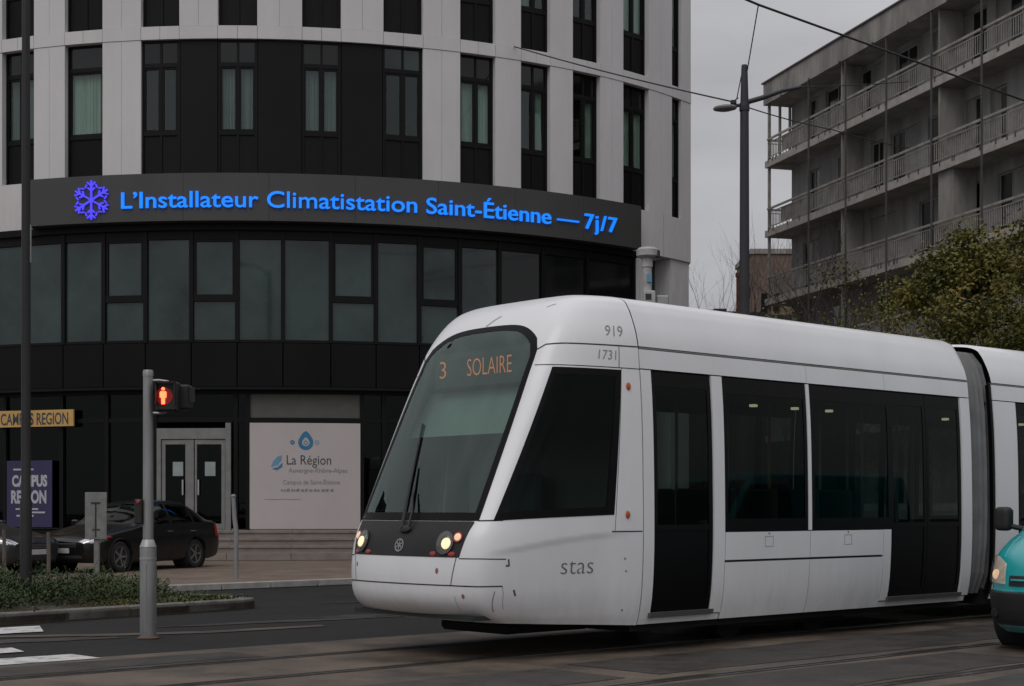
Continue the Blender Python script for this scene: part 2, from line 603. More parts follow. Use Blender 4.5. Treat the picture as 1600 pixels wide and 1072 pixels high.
def catmull(tab, x):
    """tab: sorted rows [x, a, b, ...]; returns interpolated tuple"""
    n = len(tab)
    if x <= tab[0][0]: return tab[0][1:]
    if x >= tab[-1][0]: return tab[-1][1:]
    i = 0
    while tab[i + 1][0] < x: i += 1
    p1, p2 = tab[i], tab[i + 1]
    p0 = tab[i - 1] if i > 0 else p1
    p3 = tab[i + 2] if i + 2 < n else p2
    h = p2[0] - p1[0]
    t = (x - p1[0]) / h
    r = []
    for k in range(1, len(p1)):
        m1 = (p2[k] - p0[k]) / max(p2[0] - p0[0], 1e-9) * h
        m2 = (p3[k] - p1[k]) / max(p3[0] - p1[0], 1e-9) * h
        # limit overshoot
        d = p2[k] - p1[k]
        if abs(m1) > 3 * abs(d): m1 = math.copysign(3 * abs(d), m1)
        if abs(m2) > 3 * abs(d): m2 = math.copysign(3 * abs(d), m2)
        r.append((2 * t**3 - 3 * t**2 + 1) * p1[k] + (t**3 - 2 * t**2 + t) * m1 + (-2 * t**3 + 3 * t**2) * p2[k] + (t**3 - t**2) * m2)
    return tuple(r)


# track frame: direction D along the rails, M measured towards the camera
TH = rad(42.2)
DX, DY = math.cos(TH), math.sin(TH)
NX, NY = math.sin(TH), -math.cos(TH)


def track(s, m, z=0.0):
    return (s * DX + m * NX, s * DY + m * NY, z)

# ------------------------------------------------------------------ ground, road, track, pavement
obj('ground', MB().add([(-700, -200, -0.004), (700, -200, -0.004), (700, 1200, -0.004), (-700, 1200, -0.004)], [(0, 1, 2, 3)]), 'asphalt', kind='structure')
slab_o = obj('track_bed', MB().add([track(-50, -13.3, 0.002), track(-50, -4.6, 0.002), track(70, -4.6, 0.002), track(70, -13.3, 0.002)], [(0, 1, 2, 3)]), 'slab', kind='structure')
for (s0, s1, m0, m1) in ((2.2, 9.2, -9.75, -8.75), (9.6, 18.5, -9.85, -8.70), (-1.5, 5.2, -8.15, -7.22), (5.8, 13.2, -8.2, -7.2), (14.0, 22.0, -8.2, -7.2), (1.0, 8.0, -12.95, -12.3), (-6, 2.6, -11.9, -10.95), (10.0, 16.0, -6.7, -5.6)):
    w = 0.10
    pts = []
    rr = random.Random(int(s0 * 10) + 3)
    n = 14
    for i in range(n + 1):
        pts.append(track(s0 + (s1 - s0) * i / n, m0 + rr.uniform(-w, w) * 0.5, 0.006))
    for i in range(n, -1, -1):
        pts.append(track(s0 + (s1 - s0) * i / n, m1 + rr.uniform(-w, w) * 0.5, 0.006))
    obj('asphalt_patch', MB().add(pts, [tuple(range(len(pts)))]), 'slab_patch', slab_o, smooth=False)
RAIL_M = (-12.1175, -10.6825, -8.43, -6.995)
for k, m in enumerate(RAIL_M):
    inner = 1 if k % 2 == 0 else -1
    mb = MB()
    pr = [(-0.03, 0.003), (-0.03, 0.013), (0.03, 0.013), (0.03, 0.003)]
    vs = [track(s, m + a, z) for s in (-50, 70) for (a, z) in pr]
    mb.add(vs, [(0, 1, 5, 4), (1, 2, 6, 5), (2, 3, 7, 6)])
    mb.add([track(-50, m - inner * -0.078, 0.003), track(-50, m - inner * -0.11, 0.003), track(70, m - inner * -0.11, 0.003), track(70, m - inner * -0.078, 0.003),
            track(-50, m - inner * -0.078, 0.011), track(-50, m - inner * -0.11, 0.011), track(70, m - inner * -0.11, 0.011), track(70, m - inner * -0.078, 0.011)],
           [(4, 5, 6, 7), (0, 3, 7, 4), (1, 5, 6, 2)])
    ra = obj('rail', mb, 'rail', slab_o, smooth=False)
    a, b = m + inner * 0.031, m + inner * 0.077
    obj('rail_groove', MB().add([track(-50, a, 0.0075), track(-50, b, 0.0075), track(70, b, 0.0075), track(70, a, 0.0075)], [(0, 1, 2, 3)]), 'groove', ra, smooth=False)

# forecourt pavement beyond the side road, one step up, with a kerb of separate stones
pav = obj('pavement', MB().prism([track(-45, -23.0), track(75, -23.0), track(75, -90), track(-45, -90)][::-1], 0.0, 0.10), 'paving', smooth=False, kind='structure')
s = -12.0
while s < 30:
    L = 1.0
    mb = MB()
    mb.bbox(0.008, L - 0.008, 0, 0.16, 0.0, 0.118, 0.012)
    vs = [track(s + p[0], -22.84 - p[1], p[2]) for p in mb.v]
    obj('kerb_stone', MB().add(vs, mb.f), 'kerb_pale', pav, smooth=False)
    s += L

# painted crossing stripes, worn
for (s0, s1, m0, m1, sk) in ((-6.0, 6.75, -13.72, -13.17, -0.02), (-6.0, 6.62, -14.75, -14.25, 0.1), (-6.0, 8.1, -17.3, -16.45, 0.35)):
    rr = random.Random(int(s1 * 100))
    a = []; b = []
    for i in range(25):
        q = s0 + (s1 - s0) * i / 24
        a.append(track(q, m0 + rr.uniform(-.012, .012), 0.008))
        b.append(track(q - (sk if i == 24 else 0), m1 + rr.uniform(-.012, .012), 0.008))
    obj('crossing_stripe', MB().add(a + b, [(i, 25 + i, 26 + i, i + 1)[::-1] for i in range(24)]), 'paint', None, smooth=False, kind='structure')

# faded concrete seams on the asphalt near the signal post
for (poly) in ([(-5.6, 16.6), (-4.2, 16.9), (-3.3, 17.3), (-2.2, 18.2), (-2.3, 18.45), (-3.5, 17.5), (-4.4, 17.15), (-5.7, 16.85)],):
    obj('concrete_seam', MB().add([(p[0], p[1], 0.004) for p in poly], [tuple(range(len(poly)))]), 'slab', None, smooth=False, kind='structure')

# stains and worn tracks on the side road
sr = random.Random(17)
for (cx_, cy_, rx_, ry_, rot) in ((-1.2, 20.5, 1.6, .25, .55), (-2.6, 19.2, 1.9, .16, .6), (-5.2, 16.2, 1.0, .22, .5), (-0.9, 24.2, 2.2, .2, .7)):
    pts = []
    for i in range(28):
        a = 2 * math.pi * i / 28
        k = 1 + sr.uniform(-.28, .28)
        x_, y_ = rx_ * math.cos(a) * k, ry_ * math.sin(a) * k
        pts.append((cx_ + x_ * math.cos(rot) - y_ * math.sin(rot), cy_ + x_ * math.sin(rot) + y_ * math.cos(rot), .003))
    obj('road_stain', MB().add(pts, [tuple(range(28))]), 'slab_patch', None, smooth=False, kind='structure')

# planted island with kerb stones
ISL = [(-11.2, 12.2), (-6.12, 18.36), (-3.72, 21.27), (-3.62, 21.62), (-5.18, 23.3), (-8.0, 25.0), (-14.5, 27.0), (-17, 22)]
isl = thing('planted_island', 'low planted traffic island with mossy concrete kerb and ground cover', 'planter', (-7, 20, 0))
obj('bed', MB().prism([(p[0] + 7, p[1] - 20) for p in ISL], 0.0, 0.10), 'soil', isl, smooth=False)
for i in range(len(ISL)):
    a = Vector((*ISL[i], 0)); b = Vector((*ISL[(i + 1) % len(ISL)], 0))
    L = (b - a).length
    d = (b - a) / L
    nn = Vector((d.y, -d.x, 0))
    n = max(1, round(L / 1.0))
    if i > 4: continue
    for k in range(n):
        l0, l1 = L * k / n + 0.006, L * (k + 1) / n - 0.006
        mb = MB().bbox(l0, l1, -0.16, 0.0, 0, 0.145, 0.015)
        vs = [a + d * p[0] + nn * p[1] + Vector((-isl.location.x, -isl.location.y, p[2])) for p in mb.v]
        obj('kerb_stone', MB().add(vs, mb.f), 'kerb', isl, smooth=False)


def inside(poly, x, y):
    r = False
    j = len(poly) - 1
    for i in range(len(poly)):
        xi, yi = poly[i]; xj, yj = poly[j]
        if (yi > y) != (yj > y) and x < (xj - xi) * (y - yi) / (yj - yi) + xi:
            r = not r
        j = i
    return r


def leaf(mb, p, d, up, L, W):
    d = d.normalized()
    side = d.cross(up)
    side = side.normalized() * W / 2 if side.length > 1e-5 else Vector((W / 2, 0, 0))
    o = len(mb.v)
    mb.v += [tuple(p), tuple(p + d * L * 0.5 + side), tuple(p + d * L), tuple(p + d * L * 0.5 - side)]
    mb.f.append((o, o + 1, o + 2, o + 3))


rng = random.Random(11)
mb = MB()
shr = [(rng.uniform(-12, -3.8), rng.uniform(15, 25.5), rng.uniform(0.08, 0.38)) for _ in range(620)]
for (x, y, h) in shr:
    # keep clear of the kerb corner, which stays low and mossy
    if not inside(ISL, x, y) or not inside(ISL, x + 0.2, y - 0.16): continue
    edge = min(1.0, max(0.15, (-4.35 - x) / 1.1))
    h *= edge
    for k in range(int(130 + 190 * h)):
        a = rng.uniform(0, 6.283)
        r = 0.36 * math.sqrt(rng.random())
        p = Vector((x + r * math.cos(a) + 7, y + r * math.sin(a) - 20, 0.1 + rng.random() ** 0.7 * h))
        d = Vector((math.cos(a), math.sin(a), rng.uniform(0.0, 1.4)))
        leaf(mb, p, d, Vector((rng.uniform(-.5, .5), rng.uniform(-.5, .5), 1)), rng.uniform(0.035, 0.08), rng.uniform(0.012, 0.03))
tag(obj('ground_cover', mb, 'leaf_low', isl, smooth=False), kind='stuff')
mb = MB()
for _ in range(90):                       # thin stalks that stand above the ground cover
    x = rng.uniform(-10, -4.9); y = rng.uniform(17, 24)
    if not inside(ISL, x, y) or not inside(ISL, x + .5, y - .5): continue
    h = rng.uniform(0.28, 0.6)
    dx, dy = rng.uniform(-.18, .18), rng.uniform(-.1, .1)
    mb.tube([(x + 7, y - 20, .1), (x + 7 + dx * .4, y - 20 + dy, .1 + h * .6), (x + 7 + dx, y - 20 + dy, .1 + h)], [0.006, 0.005, 0.003], 4, False)
    for k in range(10):
        leaf(mb, Vector((x + 7 + dx * .7, y - 20 + dy, .1 + h * rng.uniform(.4, 1))), Vector((rng.uniform(-1, 1), rng.uniform(-1, 1), .6)), Vector((0, 0, 1)), 0.07, 0.02)
tag(obj('stalks', mb, 'leaf_low', isl, smooth=False), kind='stuff')
mb = MB()
for _ in range(2600):                     # yellowish moss on the bare tip of the bed
    x = rng.uniform(-5.9, -3.9); y = rng.uniform(20.2, 23.2)
    if not inside(ISL, x, y) or not inside(ISL, x + .22, y) or not inside(ISL, x + .1, y + .2): continue
    a = rng.uniform(0, 6.283)
    leaf(mb, Vector((x + 7, y - 20, .1 + rng.uniform(0, .035))), Vector((math.cos(a), math.sin(a), .5)), Vector((0, 0, 1)), rng.uniform(.03, .06), rng.uniform(.015, .03))
tag(obj('moss', mb, 'leaf_autumn', isl, smooth=False), kind='stuff')
# ------------------------------------------------------------------ office building with a curved front
BC = (-7.47, 56.05)
BR = 16.06
office = thing('office_building', 'curved white office building with tall dark windows above a dark glazed base', 'building', (BC[0], BC[1], 0))


def ap(a, r, z):
    return (r * math.sin(rad(a)), -r * math.cos(rad(a)), z)


def arcbox(a0, a1, r0, r1, z0, z1, step=1.6, mb=None):
    n = max(1, int(math.ceil((a1 - a0) / step)))
    mb = mb or MB()
    vs = []
    for i in range(n + 1):
        a = a0 + (a1 - a0) * i / n
        vs += [ap(a, r1, z0), ap(a, r1, z1), ap(a, r0, z1), ap(a, r0, z0)]
    fs = [(0, 3, 2, 1), (4 * n, 4 * n + 1, 4 * n + 2, 4 * n + 3)]
    for i in range(n):
        b = 4 * i
        for k in range(4):
            fs.append((b + k, b + (k + 1) % 4, b + 4 + (k + 1) % 4, b + 4 + k))
    return mb.add(vs, fs)


DEG = 180 / math.pi / BR            # degrees per metre along the front
WINS = [(-52.8, -49.0), (-45.3, -41.5), (-37.8, -34.0), (-30.3, -26.5), (-22.8, -19.08), (-15.71, -11.79), (-7.98, -4.29), (-0.69, 2.98), (7.11, 10.73), (14.71, 18.54), (22.25, 25.92), (28.71, 32.09), (34.81, 38.37), (41.60, 45.55), (49.56, 51.35)]
A_END = 53.3
ROWS = [10.07, 13.98, 17.89]
HWIN = 3.56
PANE_B, PANE_T = 1.13, 2.91
rng = random.Random(5)
for ri, z0 in enumerate(ROWS):
    z1 = z0 + HWIN
    # piers
    prev = -60.0
    for wi, (a0, a1) in enumerate(WINS + [(A_END, A_END)]):
        dark = ri == 0 and 7 <= wi <= 9
        if dark:
            obj('dark_pier', arcbox(prev + 0.06, a0 - 0.06, BR - 0.4, BR - 0.06, z0, z1 - 0.004), 'dark_panel', office)
        else:
            w = a0 - prev
            parts = 2 if w > 2.9 else 1
            for q in range(parts):
                g = 0.012
                obj('pier_panel', arcbox(prev + w * q / parts + (g if q else 0), prev + w * (q + 1) / parts - (g if q < parts - 1 else 0), BR - 0.4, BR, z0, z1 - 0.004), 'concrete_white', office)
        prev = a1
    # floor band of separate panels
    a = -60.0
    edges = sorted(set([-60.0, A_END] + [e for w in WINS for e in (w[0], (w[0] + w[1]) / 2, w[1])]))
    for e0, e1 in zip(edges[:-1], edges[1:]):
        obj('band_panel', arcbox(e0 + 0.018, e1 - 0.018, BR - 0.4, BR + 0.015, z1 + 0.006, z1 + 0.342), 'concrete_white', office)
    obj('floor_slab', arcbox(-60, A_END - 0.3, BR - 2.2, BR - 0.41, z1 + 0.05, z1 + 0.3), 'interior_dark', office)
    for wi, (a0, a1) in enumerate(WINS):
        if a0 > 48:
            r_in = 0.10
        else:
            r_in = 0.16
        if ri == 0 and 6 <= wi <= 9: r_in = 0.08
        f = 0.05 * DEG
        ro, rb = BR - r_in, BR - r_in - 0.08
        am = (a0 + a1) / 2
        mb = MB()
        arcbox(a0, a0 + f, rb, ro, z0, z1 - 0.004, mb=mb)
        arcbox(a1 - f * 1.6, a1, rb, ro, z0, z1 - 0.004, mb=mb)
        for (q0, q1) in ((z0, z0 + 0.05), (z0 + PANE_B - 0.05, z0 + PANE_B + 0.05), (z0 + PANE_T - 0.05, z0 + PANE_T + 0.06), (z1 - 0.06, z1 - 0.004)):
            arcbox(a0 + f, a1 - f * 1.6, rb, ro - 0.004, q0, q1, mb=mb)
        single = a1 - a0 < 2 or (wi, ri) == (5, 0)
        halves = [(a0 + f, a1 - 1.6 * f)] if single else [(a0 + f, am - f * .6), (am + f * .6, a1 - 1.6 * f)]
        if not single:
            for (q0, q1) in ((z0 + .05, z0 + PANE_B - .05), (z0 + PANE_B + .05, z0 + PANE_T - .05), (z0 + PANE_T + .06, z1 - .06)):
                arcbox(am - f * .6, am + f * .6, rb, ro - 0.008, q0, q1, mb=mb)
        w = obj('window', mb, 'dark_frame', office)
        for (b0, b1) in halves:
            obj('spandrel_panel', arcbox(b0, b1, rb, ro - 0.035, z0 + .05, z0 + PANE_B - .05), 'black_panel' if wi > 10 or wi < 6 else 'dark_panel', w)
            obj('transom_panel', arcbox(b0, b1, rb, ro - 0.035, z0 + PANE_T + .06, z1 - .06), 'ribbon_dark' if not (ri == 0 and wi == 9) else 'ribbon_glass', w)
            # casement sash and pane
            e = f * 0.9
            sm = MB()
            q0, q1 = z0 + PANE_B + .05, z0 + PANE_T - .05
            arcbox(b0, b0 + e, rb, ro - .02, q0, q1, mb=sm); arcbox(b1 - e, b1, rb, ro - .02, q0, q1, mb=sm)
            arcbox(b0 + e, b1 - e, rb, ro - .022, q0, q0 + .05, mb=sm); arcbox(b0 + e, b1 - e, rb, ro - .022, q1 - .05, q1, mb=sm)
            obj('sash', sm, 'dark_frame', w)
            obj('pane', arcbox(b0 + e, b1 - e, rb + .02, ro - .05, q0 + .05, q1 - .05), 'pane_clear', w)
        # curtains behind some panes
        cur = {(6, 0): None, (4, 0): 'curtain_grey', (5, 0): 'curtain', (7, 0): 'curtain_grey', (8, 0): 'curtain_grey', (10, 0): 'curtain', (9, 0): None, (12, 0): None}.get((wi, ri), rng.choice([None, 'curtain', None, 'curtain_grey']))
        zone = [(a0, a1)]
        if cur and rng.random() < .4 and ri > 0: zone = [(a0, a0 + (a1 - a0) * rng.uniform(.3, .7))]
        if (wi, ri) in ((11, 0), (12, 0)): cur = 'curtain'; zone = [(am + .3, a1 - .3)]
        if cur:
            for (c0, c1) in zone:
                n = 36
                vs = []
                for i in range(n + 1):
                    a = c0 + (c1 - c0) * i / n
                    rr = rb - 0.10 + 0.018 * math.sin(i * 1.9) + 0.008 * rng.uniform(-1, 1)
                    vs += [ap(a, rr, z0 + PANE_B), ap(a, rr, z0 + PANE_T)]
                obj('curtain', MB().add(vs, [(2 * i, 2 * i + 2, 2 * i + 3, 2 * i + 1) for i in range(n)]), cur, w)
top = ROWS[-1] + HWIN + 0.342
obj('parapet', arcbox(-60, A_END, BR - 0.4, BR + 0.02, top + 0.005, top + 0.9), 'concrete_white', office)
# inner walls behind the glass
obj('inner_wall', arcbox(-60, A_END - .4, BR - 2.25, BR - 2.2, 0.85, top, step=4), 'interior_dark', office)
# end wall at the right corner and the body behind
c = ap(A_END, BR, 0); c = Vector(c)
mb = MB()
mb.add([(c.x, c.y + 0.01, 8.84), (c.x - 0.5, c.y + 0.01, 8.84), (c.x - 0.2, c.y + 18, 8.84), (c.x + 0.3, c.y + 18, 8.84), (c.x, c.y + 0.01, top + .9), (c.x - 0.5, c.y + 0.01, top + .9), (c.x - 0.2, c.y + 18, top + .9), (c.x + 0.3, c.y + 18, top + .9)],
       [(0, 1, 2, 3), (4, 7, 6, 5), (0, 4, 5, 1), (1, 5, 6, 2), (2, 6, 7, 3), (3, 7, 4, 0)])
obj('end_wall', mb, 'concrete_white', office, smooth=False)
obj('roof', MB().prism([ap(a, BR - .45, 0)[:2] for a in range(-60, 54, 6)] + [(c.x - .6, c.y + 18), (-14, c.y + 18)], top - .1, top + .1), 'dark_panel', office, smooth=False)
obj('rear_wall', MB().box(-14, c.x - .6, c.y + 17.6, c.y + 17.95, 0.1, top - .12), 'concrete_white', office, smooth=False)

# white band left and right of the sign
for (e0, e1) in ((-60, -48), (-48, -36), (-36, -27), (-27, -19.2), (42.96, 48.0), (48.0, A_END)):
    obj('band_panel', arcbox(e0 + .03, e1 - .03, BR - .4, BR + 0.005, 8.83, 10.066), 'concrete_white', office)
obj('soffit', arcbox(-60, 43.7, BR - 2.2, BR + 0.04, 8.65, 8.826, step=3), 'black_panel', office)

# ribbon glazing of the first floor
MUL = [-58, -53.8, -49.6, -45.4, -41.2, -37, -32.8, -28.6, -24.4, -20.17, -15.99, -11.79, -7.61, -3.21, 1.09, 5.34, 9.78, 14.04, 18.23, 22.31, 26.47, 31.34, 36.84, 43.4]
SPLIT = {11, 13, 16, 18}
mw = 0.055 * DEG
ribbon_z = (5.73, 8.65)
for i, a in enumerate(MUL):
    obj('mullion', arcbox(a - mw, a + mw, BR - .2, BR - .03, ribbon_z[0], ribbon_z[1]), 'dark_frame', office)
for i in range(len(MUL) - 1):
    a0, a1 = MUL[i] + mw, MUL[i + 1] - mw
    zs = [(5.80, 8.42)]
    fr = obj('ribbon_window', arcbox(a0, a1, BR - .2, BR - .06, 5.73, 5.80), 'dark_frame', office)
    obj('window_head', arcbox(a0, a1, BR - .2, BR - .06, 8.42, 8.65), 'dark_frame', fr)
    if i in SPLIT:
        obj('transom', arcbox(a0, a1, BR - .2, BR - .05, 6.80, 6.98), 'dark_frame', fr)
        zs = [(5.80, 6.80), (6.98, 8.42)]
    for (q0, q1) in zs:
        g0, g1 = a0, a1
        if i in SPLIT and q0 > 6.5:
            sm = MB()
            e = 0.07 * DEG
            arcbox(a0, a0 + e, BR - .18, BR - .07, q0, q1, mb=sm); arcbox(a1 - e, a1, BR - .18, BR - .07, q0, q1, mb=sm)
            arcbox(a0 + e, a1 - e, BR - .18, BR - .072, q1 - .06, q1, mb=sm)
            obj('sash', sm, 'dark_frame', fr)
            g0, g1 = a0 + e, a1 - e
            q1 -= .06
        obj('pane', arcbox(g0, g1, BR - .14, BR - .11, q0, q1, step=9), 'ribbon_glass' if i < 20 else 'ribbon_dark', fr)
    # spandrel cladding below
    obj('spandrel_panel', arcbox(MUL[i] + .05, MUL[i + 1] - .05, BR - .25, BR - .04, 4.585, 5.715), 'black_panel', office)
obj('ledge', arcbox(-60, 43.4, BR - .3, BR + 0.02, 4.50, 4.57, step=2), 'dark_panel', office)
# right corner under the white band: recessed glazing between white columns
obj('column', arcbox(43.5, 45.9, BR - .5, BR - .06, 0.1, 8.826), 'concrete_white', office)
obj('column', arcbox(49.6, A_END - .05, BR - .9, BR - .06, 0.1, 8.826), 'concrete_white', office)
obj('corner_glazing', arcbox(45.95, 49.55, BR - .7, BR - .62, 0.1, 8.82), 'ribbon_glass', office)

# ground floor
obj('plinth', arcbox(-60, -9, BR - 2.2, BR - .1, 0.1, 0.82, step=2), 'black_panel', office)
GR = BR - .25
GM = [-58, -52, -46, -40, -34, -28, -23.2, -16.6, -11.79, -6.9]
for i, a in enumerate(GM + [0.85, 2.0, 12.8, 14.9, 19, 25, 31, 37, 43.2]):
    obj('mullion', arcbox(a - mw, a + mw, GR - .14, GR + .03, 0.83, 4.5), 'dark_frame', office)
edges = GM + [0.85, 2.0, 12.8, 14.9, 19, 25, 31, 37, 43.2]
for i in range(len(edges) - 1):
    a0, a1 = edges[i] + mw, edges[i + 1] - mw
    w = obj('shop_window', arcbox(a0, a1, GR - .14, GR + .012, 3.66, 3.78), 'dark_frame', office)
    obj('window_head', arcbox(a0, a1, GR - .14, GR + .012, 4.40, 4.50), 'dark_frame', w)
    if edges[i] == 2.0:
        obj('upper_panel', arcbox(a0, a1, GR - .1, GR - .03, 3.78, 4.40), 'panel_olive', w)
        continue
    obj('pane', arcbox(a0, a1, GR - .08, GR - .05, 3.78, 4.40, step=9), 'pane_dark', w)
    if edges[i] != -6.9:
        obj('pane', arcbox(a0, a1, GR - .08, GR - .05, 0.84, 3.66, step=9), 'pane_dark', w)
# entrance door leaves
door = thing('entrance_door', 'glazed double entrance door with pale aluminium frame above the steps', 'door', tuple(Vector(ap(-3, GR, 0.83)) + Vector((BC[0], BC[1], 0))))
dl = Vector(ap(-3, GR, 0.83))


def dbox(a0, a1, z0, z1, r0=-.1, r1=.06, mb=None):
    mb = mb or MB()
    t = MB()
    arcbox(a0, a1, GR + r0, GR + r1, z0, z1, step=20, mb=t)
    return mb.add([Vector(p) - dl for p in t.v], t.f)


mb = MB()
dbox(-6.7, -6.3, 0.83, 3.5, mb=mb); dbox(-0.1, 0.4, 0.83, 3.64, mb=mb); dbox(-6.3, -0.1, 3.22, 3.5, mb=mb)
obj('door_frame', mb, 'door_alu', door, smooth=False)
for (a0, a1, c0, c1) in ((-6.25, -3.15, .35, .8), (-3.05, -0.15, .2, .35)):
    mb = MB()
    dbox(a0, a0 + c0, 0.86, 3.2, -.07, .02, mb); dbox(a1 - c1, a1, 0.86, 3.2, -.07, .02, mb)
    dbox(a0 + c0, a1 - c1, 3.08, 3.2, -.07, .018, mb); dbox(a0 + c0, a1 - c1, 0.86, 1.0, -.07, .018, mb)
    lf = obj('door_leaf', mb, 'door_alu', door, smooth=False)
    obj('pane', dbox(a0 + c0, a1 - c1, 1.0, 3.08, -.04, -.02), 'pane_dark', lf, smooth=False)
    hx = a1 - c1 - .2 if a0 < -4 else a0 + c0 + .2
    obj('handle', dbox(hx - .07, hx + .07, 1.75, 2.15, .02, .09), 'chrome', lf, smooth=False)
    obj('paper_notice', dbox((a0 + a1) / 2 - .5, (a0 + a1) / 2 + .5, 2.25, 2.62, -.015, -.008), 'paper', lf, smooth=False)

# steps and landing
st = thing('entrance_steps', 'stone entrance steps curving along the front of the office building', 'steps', (BC[0], BC[1], 0))
nst = 4
for k in range(nst):
    rr = BR + 0.75 + 0.36 * (nst - 1 - k)
    z1 = 0.10 + 0.1825 * (k + 1)
    a = -9.0
    while a < 42:
        e = min(a + 5.1, 42)
        mb = MB()
        arcbox(a + .02, e - .02, BR - .3 if k == nst - 1 else rr - .42, rr, z1 - .06 if k else 0.11, z1, mb=mb)
        obj('tread', mb, 'concrete_step', st, smooth=False)
        a = e
    if k:
        obj('riser', arcbox(-8.95, 41.95, rr - .2, rr - .03, z1 - .183, z1 - .062), 'concrete_step', st, smooth=False)

# white board with printed logo beside the door
bd = thing('information_board', 'large white board with blue drop logo and printed lines beside the entrance', 'board', tuple(Vector(ap(7.4, GR + .06, 0.86)) + Vector((BC[0], BC[1], 0))))
bo = Vector(ap(7.4, GR + .06, 0.86))


def bp_(a, z, r):
    return Vector(ap(a, r, z)) - bo


t = arcbox(2.2, 12.6, GR + .03, GR + .08, 0.86, 3.64)
obj('board_panel', MB().add([Vector(p) - bo for p in t.v], t.f), 'poster_white', bd)


def arc_text(body, a_c, z, size, r, m, parent, name='lettering', origin=(0, 0, 0), fit=None, off=0.0, depth=0.0):
    vs, fs = text_mesh(body, size, depth, off)
    x0 = min(v.x for v in vs); x1 = max(v.x for v in vs)
    k = 1.0 if not fit else fit / (x1 - x0)
    o = Vector(origin)
    vs = [Vector(ap(a_c + ((v.x - (x0 + x1) / 2) * k) * DEG, r + v.z, z + v.y)) - o for v in vs]
    return obj(name, MB().add(vs, fs), m, parent, smooth=False)


BR2 = GR + .084
arc_text('La Région', 7.75, 2.55, 0.36, BR2, 'print_dark', bd, origin=bo, fit=1.17)
arc_text('Auvergne-Rhône-Alpes', 8.6, 2.34, 0.17, BR2, 'print_grey', bd, origin=bo, fit=1.55)
arc_text('Campus de Saint-Étienne', 8.0, 2.03, 0.17, BR2, 'print_grey', bd, origin=bo, fit=1.5)
x = -0.72
wr = random.Random(4)
mb = MB()
while x < 0.68:                                   # a line of print too small to read
    L = wr.uniform(.03, .09)
    mb.add([bp_(7.7 + q * DEG, 1.84 + h, BR2) for (q, h) in ((x, 0), (x + L, 0), (x + L, wr.uniform(.05, .09)), (x, .06))], [(0, 1, 2, 3)])
    x += L + wr.uniform(.015, .05)
obj('fine_print', mb, 'print_grey', bd, smooth=False)
obj('printed_rule', MB().add([bp_(3.6 + i * .2, 1.63 + dz, BR2) for i in range(18) for dz in (0, .012)], [(2 * i, 2 * i + 2, 2 * i + 3, 2 * i + 1) for i in range(17)]), 'print_grey', bd, smooth=False)


def blob(name, a, z, pts, m):
    obj(name, MB().add([bp_(a + x * DEG, z + y, BR2) for (x, y) in pts], [tuple(range(len(pts)))]), m, bd, smooth=False)


def ring(name, a, z, r0, r1, m, n=20, drop=0.0, rr=BR2):
    vs = []
    for i in range(n):
        t = 2 * math.pi * i / n
        pk = drop * max(0, math.cos(t)) ** 6
        for r in (r0, r1):
            vs.append(bp_(a + r * math.sin(t) * DEG, z + r * math.cos(t) + (pk if r == r1 else pk * .4), rr))
    obj(name, MB().add(vs, [(2 * i, 2 * i + 1, (2 * i + 3) % (2 * n), (2 * i + 2) % (2 * n)) for i in range(n)]), m, bd, smooth=False)


ring('logo_drop', 7.45, 3.13, 0.10, 0.20, 'print_blue', drop=0.10)
ring('logo_ring', 7.45, 3.12, 0.03, 0.06, 'print_light_blue')
ring('logo_ring', 6.2, 3.13, 0.02, 0.06, 'print_blue')
ring('logo_ring', 8.5, 3.13, 0.035, 0.055, 'print_light_blue')
blob('logo_leaf', 4.75, 2.62, [(-.16, -.14), (-.10, .02), (.02, .14), (.13, .17), (.12, .04), (.02, -.08)], 'print_light_blue')
blob('logo_leaf', 4.75, 2.5, [(-.14, -.06), (.02, -.02), (.15, .10), (.14, -.02), (.0, -.1)], 'print_blue')

# ------------------------------------------------------------------ illuminated fascia sign
sg = thing('fascia_sign', 'dark curved fascia sign with glowing blue letters and a violet snowflake', 'sign', (BC[0], BC[1], 0))
SR = BR + 0.36
a = -19.05
while a < 42.85:
    e = min(a + 7.74, 42.90)
    if 42.90 - e < 1: e = 42.90
    obj('sign_panel', arcbox(a + .012, e - .012, BR + .02, SR, 8.832, 10.06, step=.8), 'sign_grey', sg)
    a = e
SIGN = 'L’Installateur Climatistation Saint-Étienne — 7j/7'
size = 0.6


def text_width(s):
    vs, _ = text_mesh(s, size)
    return max(v.x for v in vs)


bar = text_width('|')
xs = [text_width(SIGN[:i] + '|') - bar for i in range(len(SIGN) + 1)]
for ch_, add in (('7j', .035), ('j/', .05), ('/7', .05)):          # open up the last word
    q = SIGN.rindex(ch_) + 1
    xs = [x + (add if i >= q else 0) for i, x in enumerate(xs)]
A0, A1 = -9.45, 39.35
kx = ((A1 - A0) / DEG * (SR / BR)) / xs[-1]
for i, ch in enumerate(SIGN):
    if ch == ' ': continue
    vs, fs = text_mesh(ch, size, 0.03, 0.0025, 5)
    pts = [Vector(ap(A0 + (xs[i] + v.x) * kx * DEG * BR / SR, SR + 0.035 + v.z, 9.17 + v.y)) for v in vs]
    obj('letter', MB().add(pts, fs), 'sign_blue', sg, smooth=False)
mb = MB()
AC, ZC = -12.2, 9.42


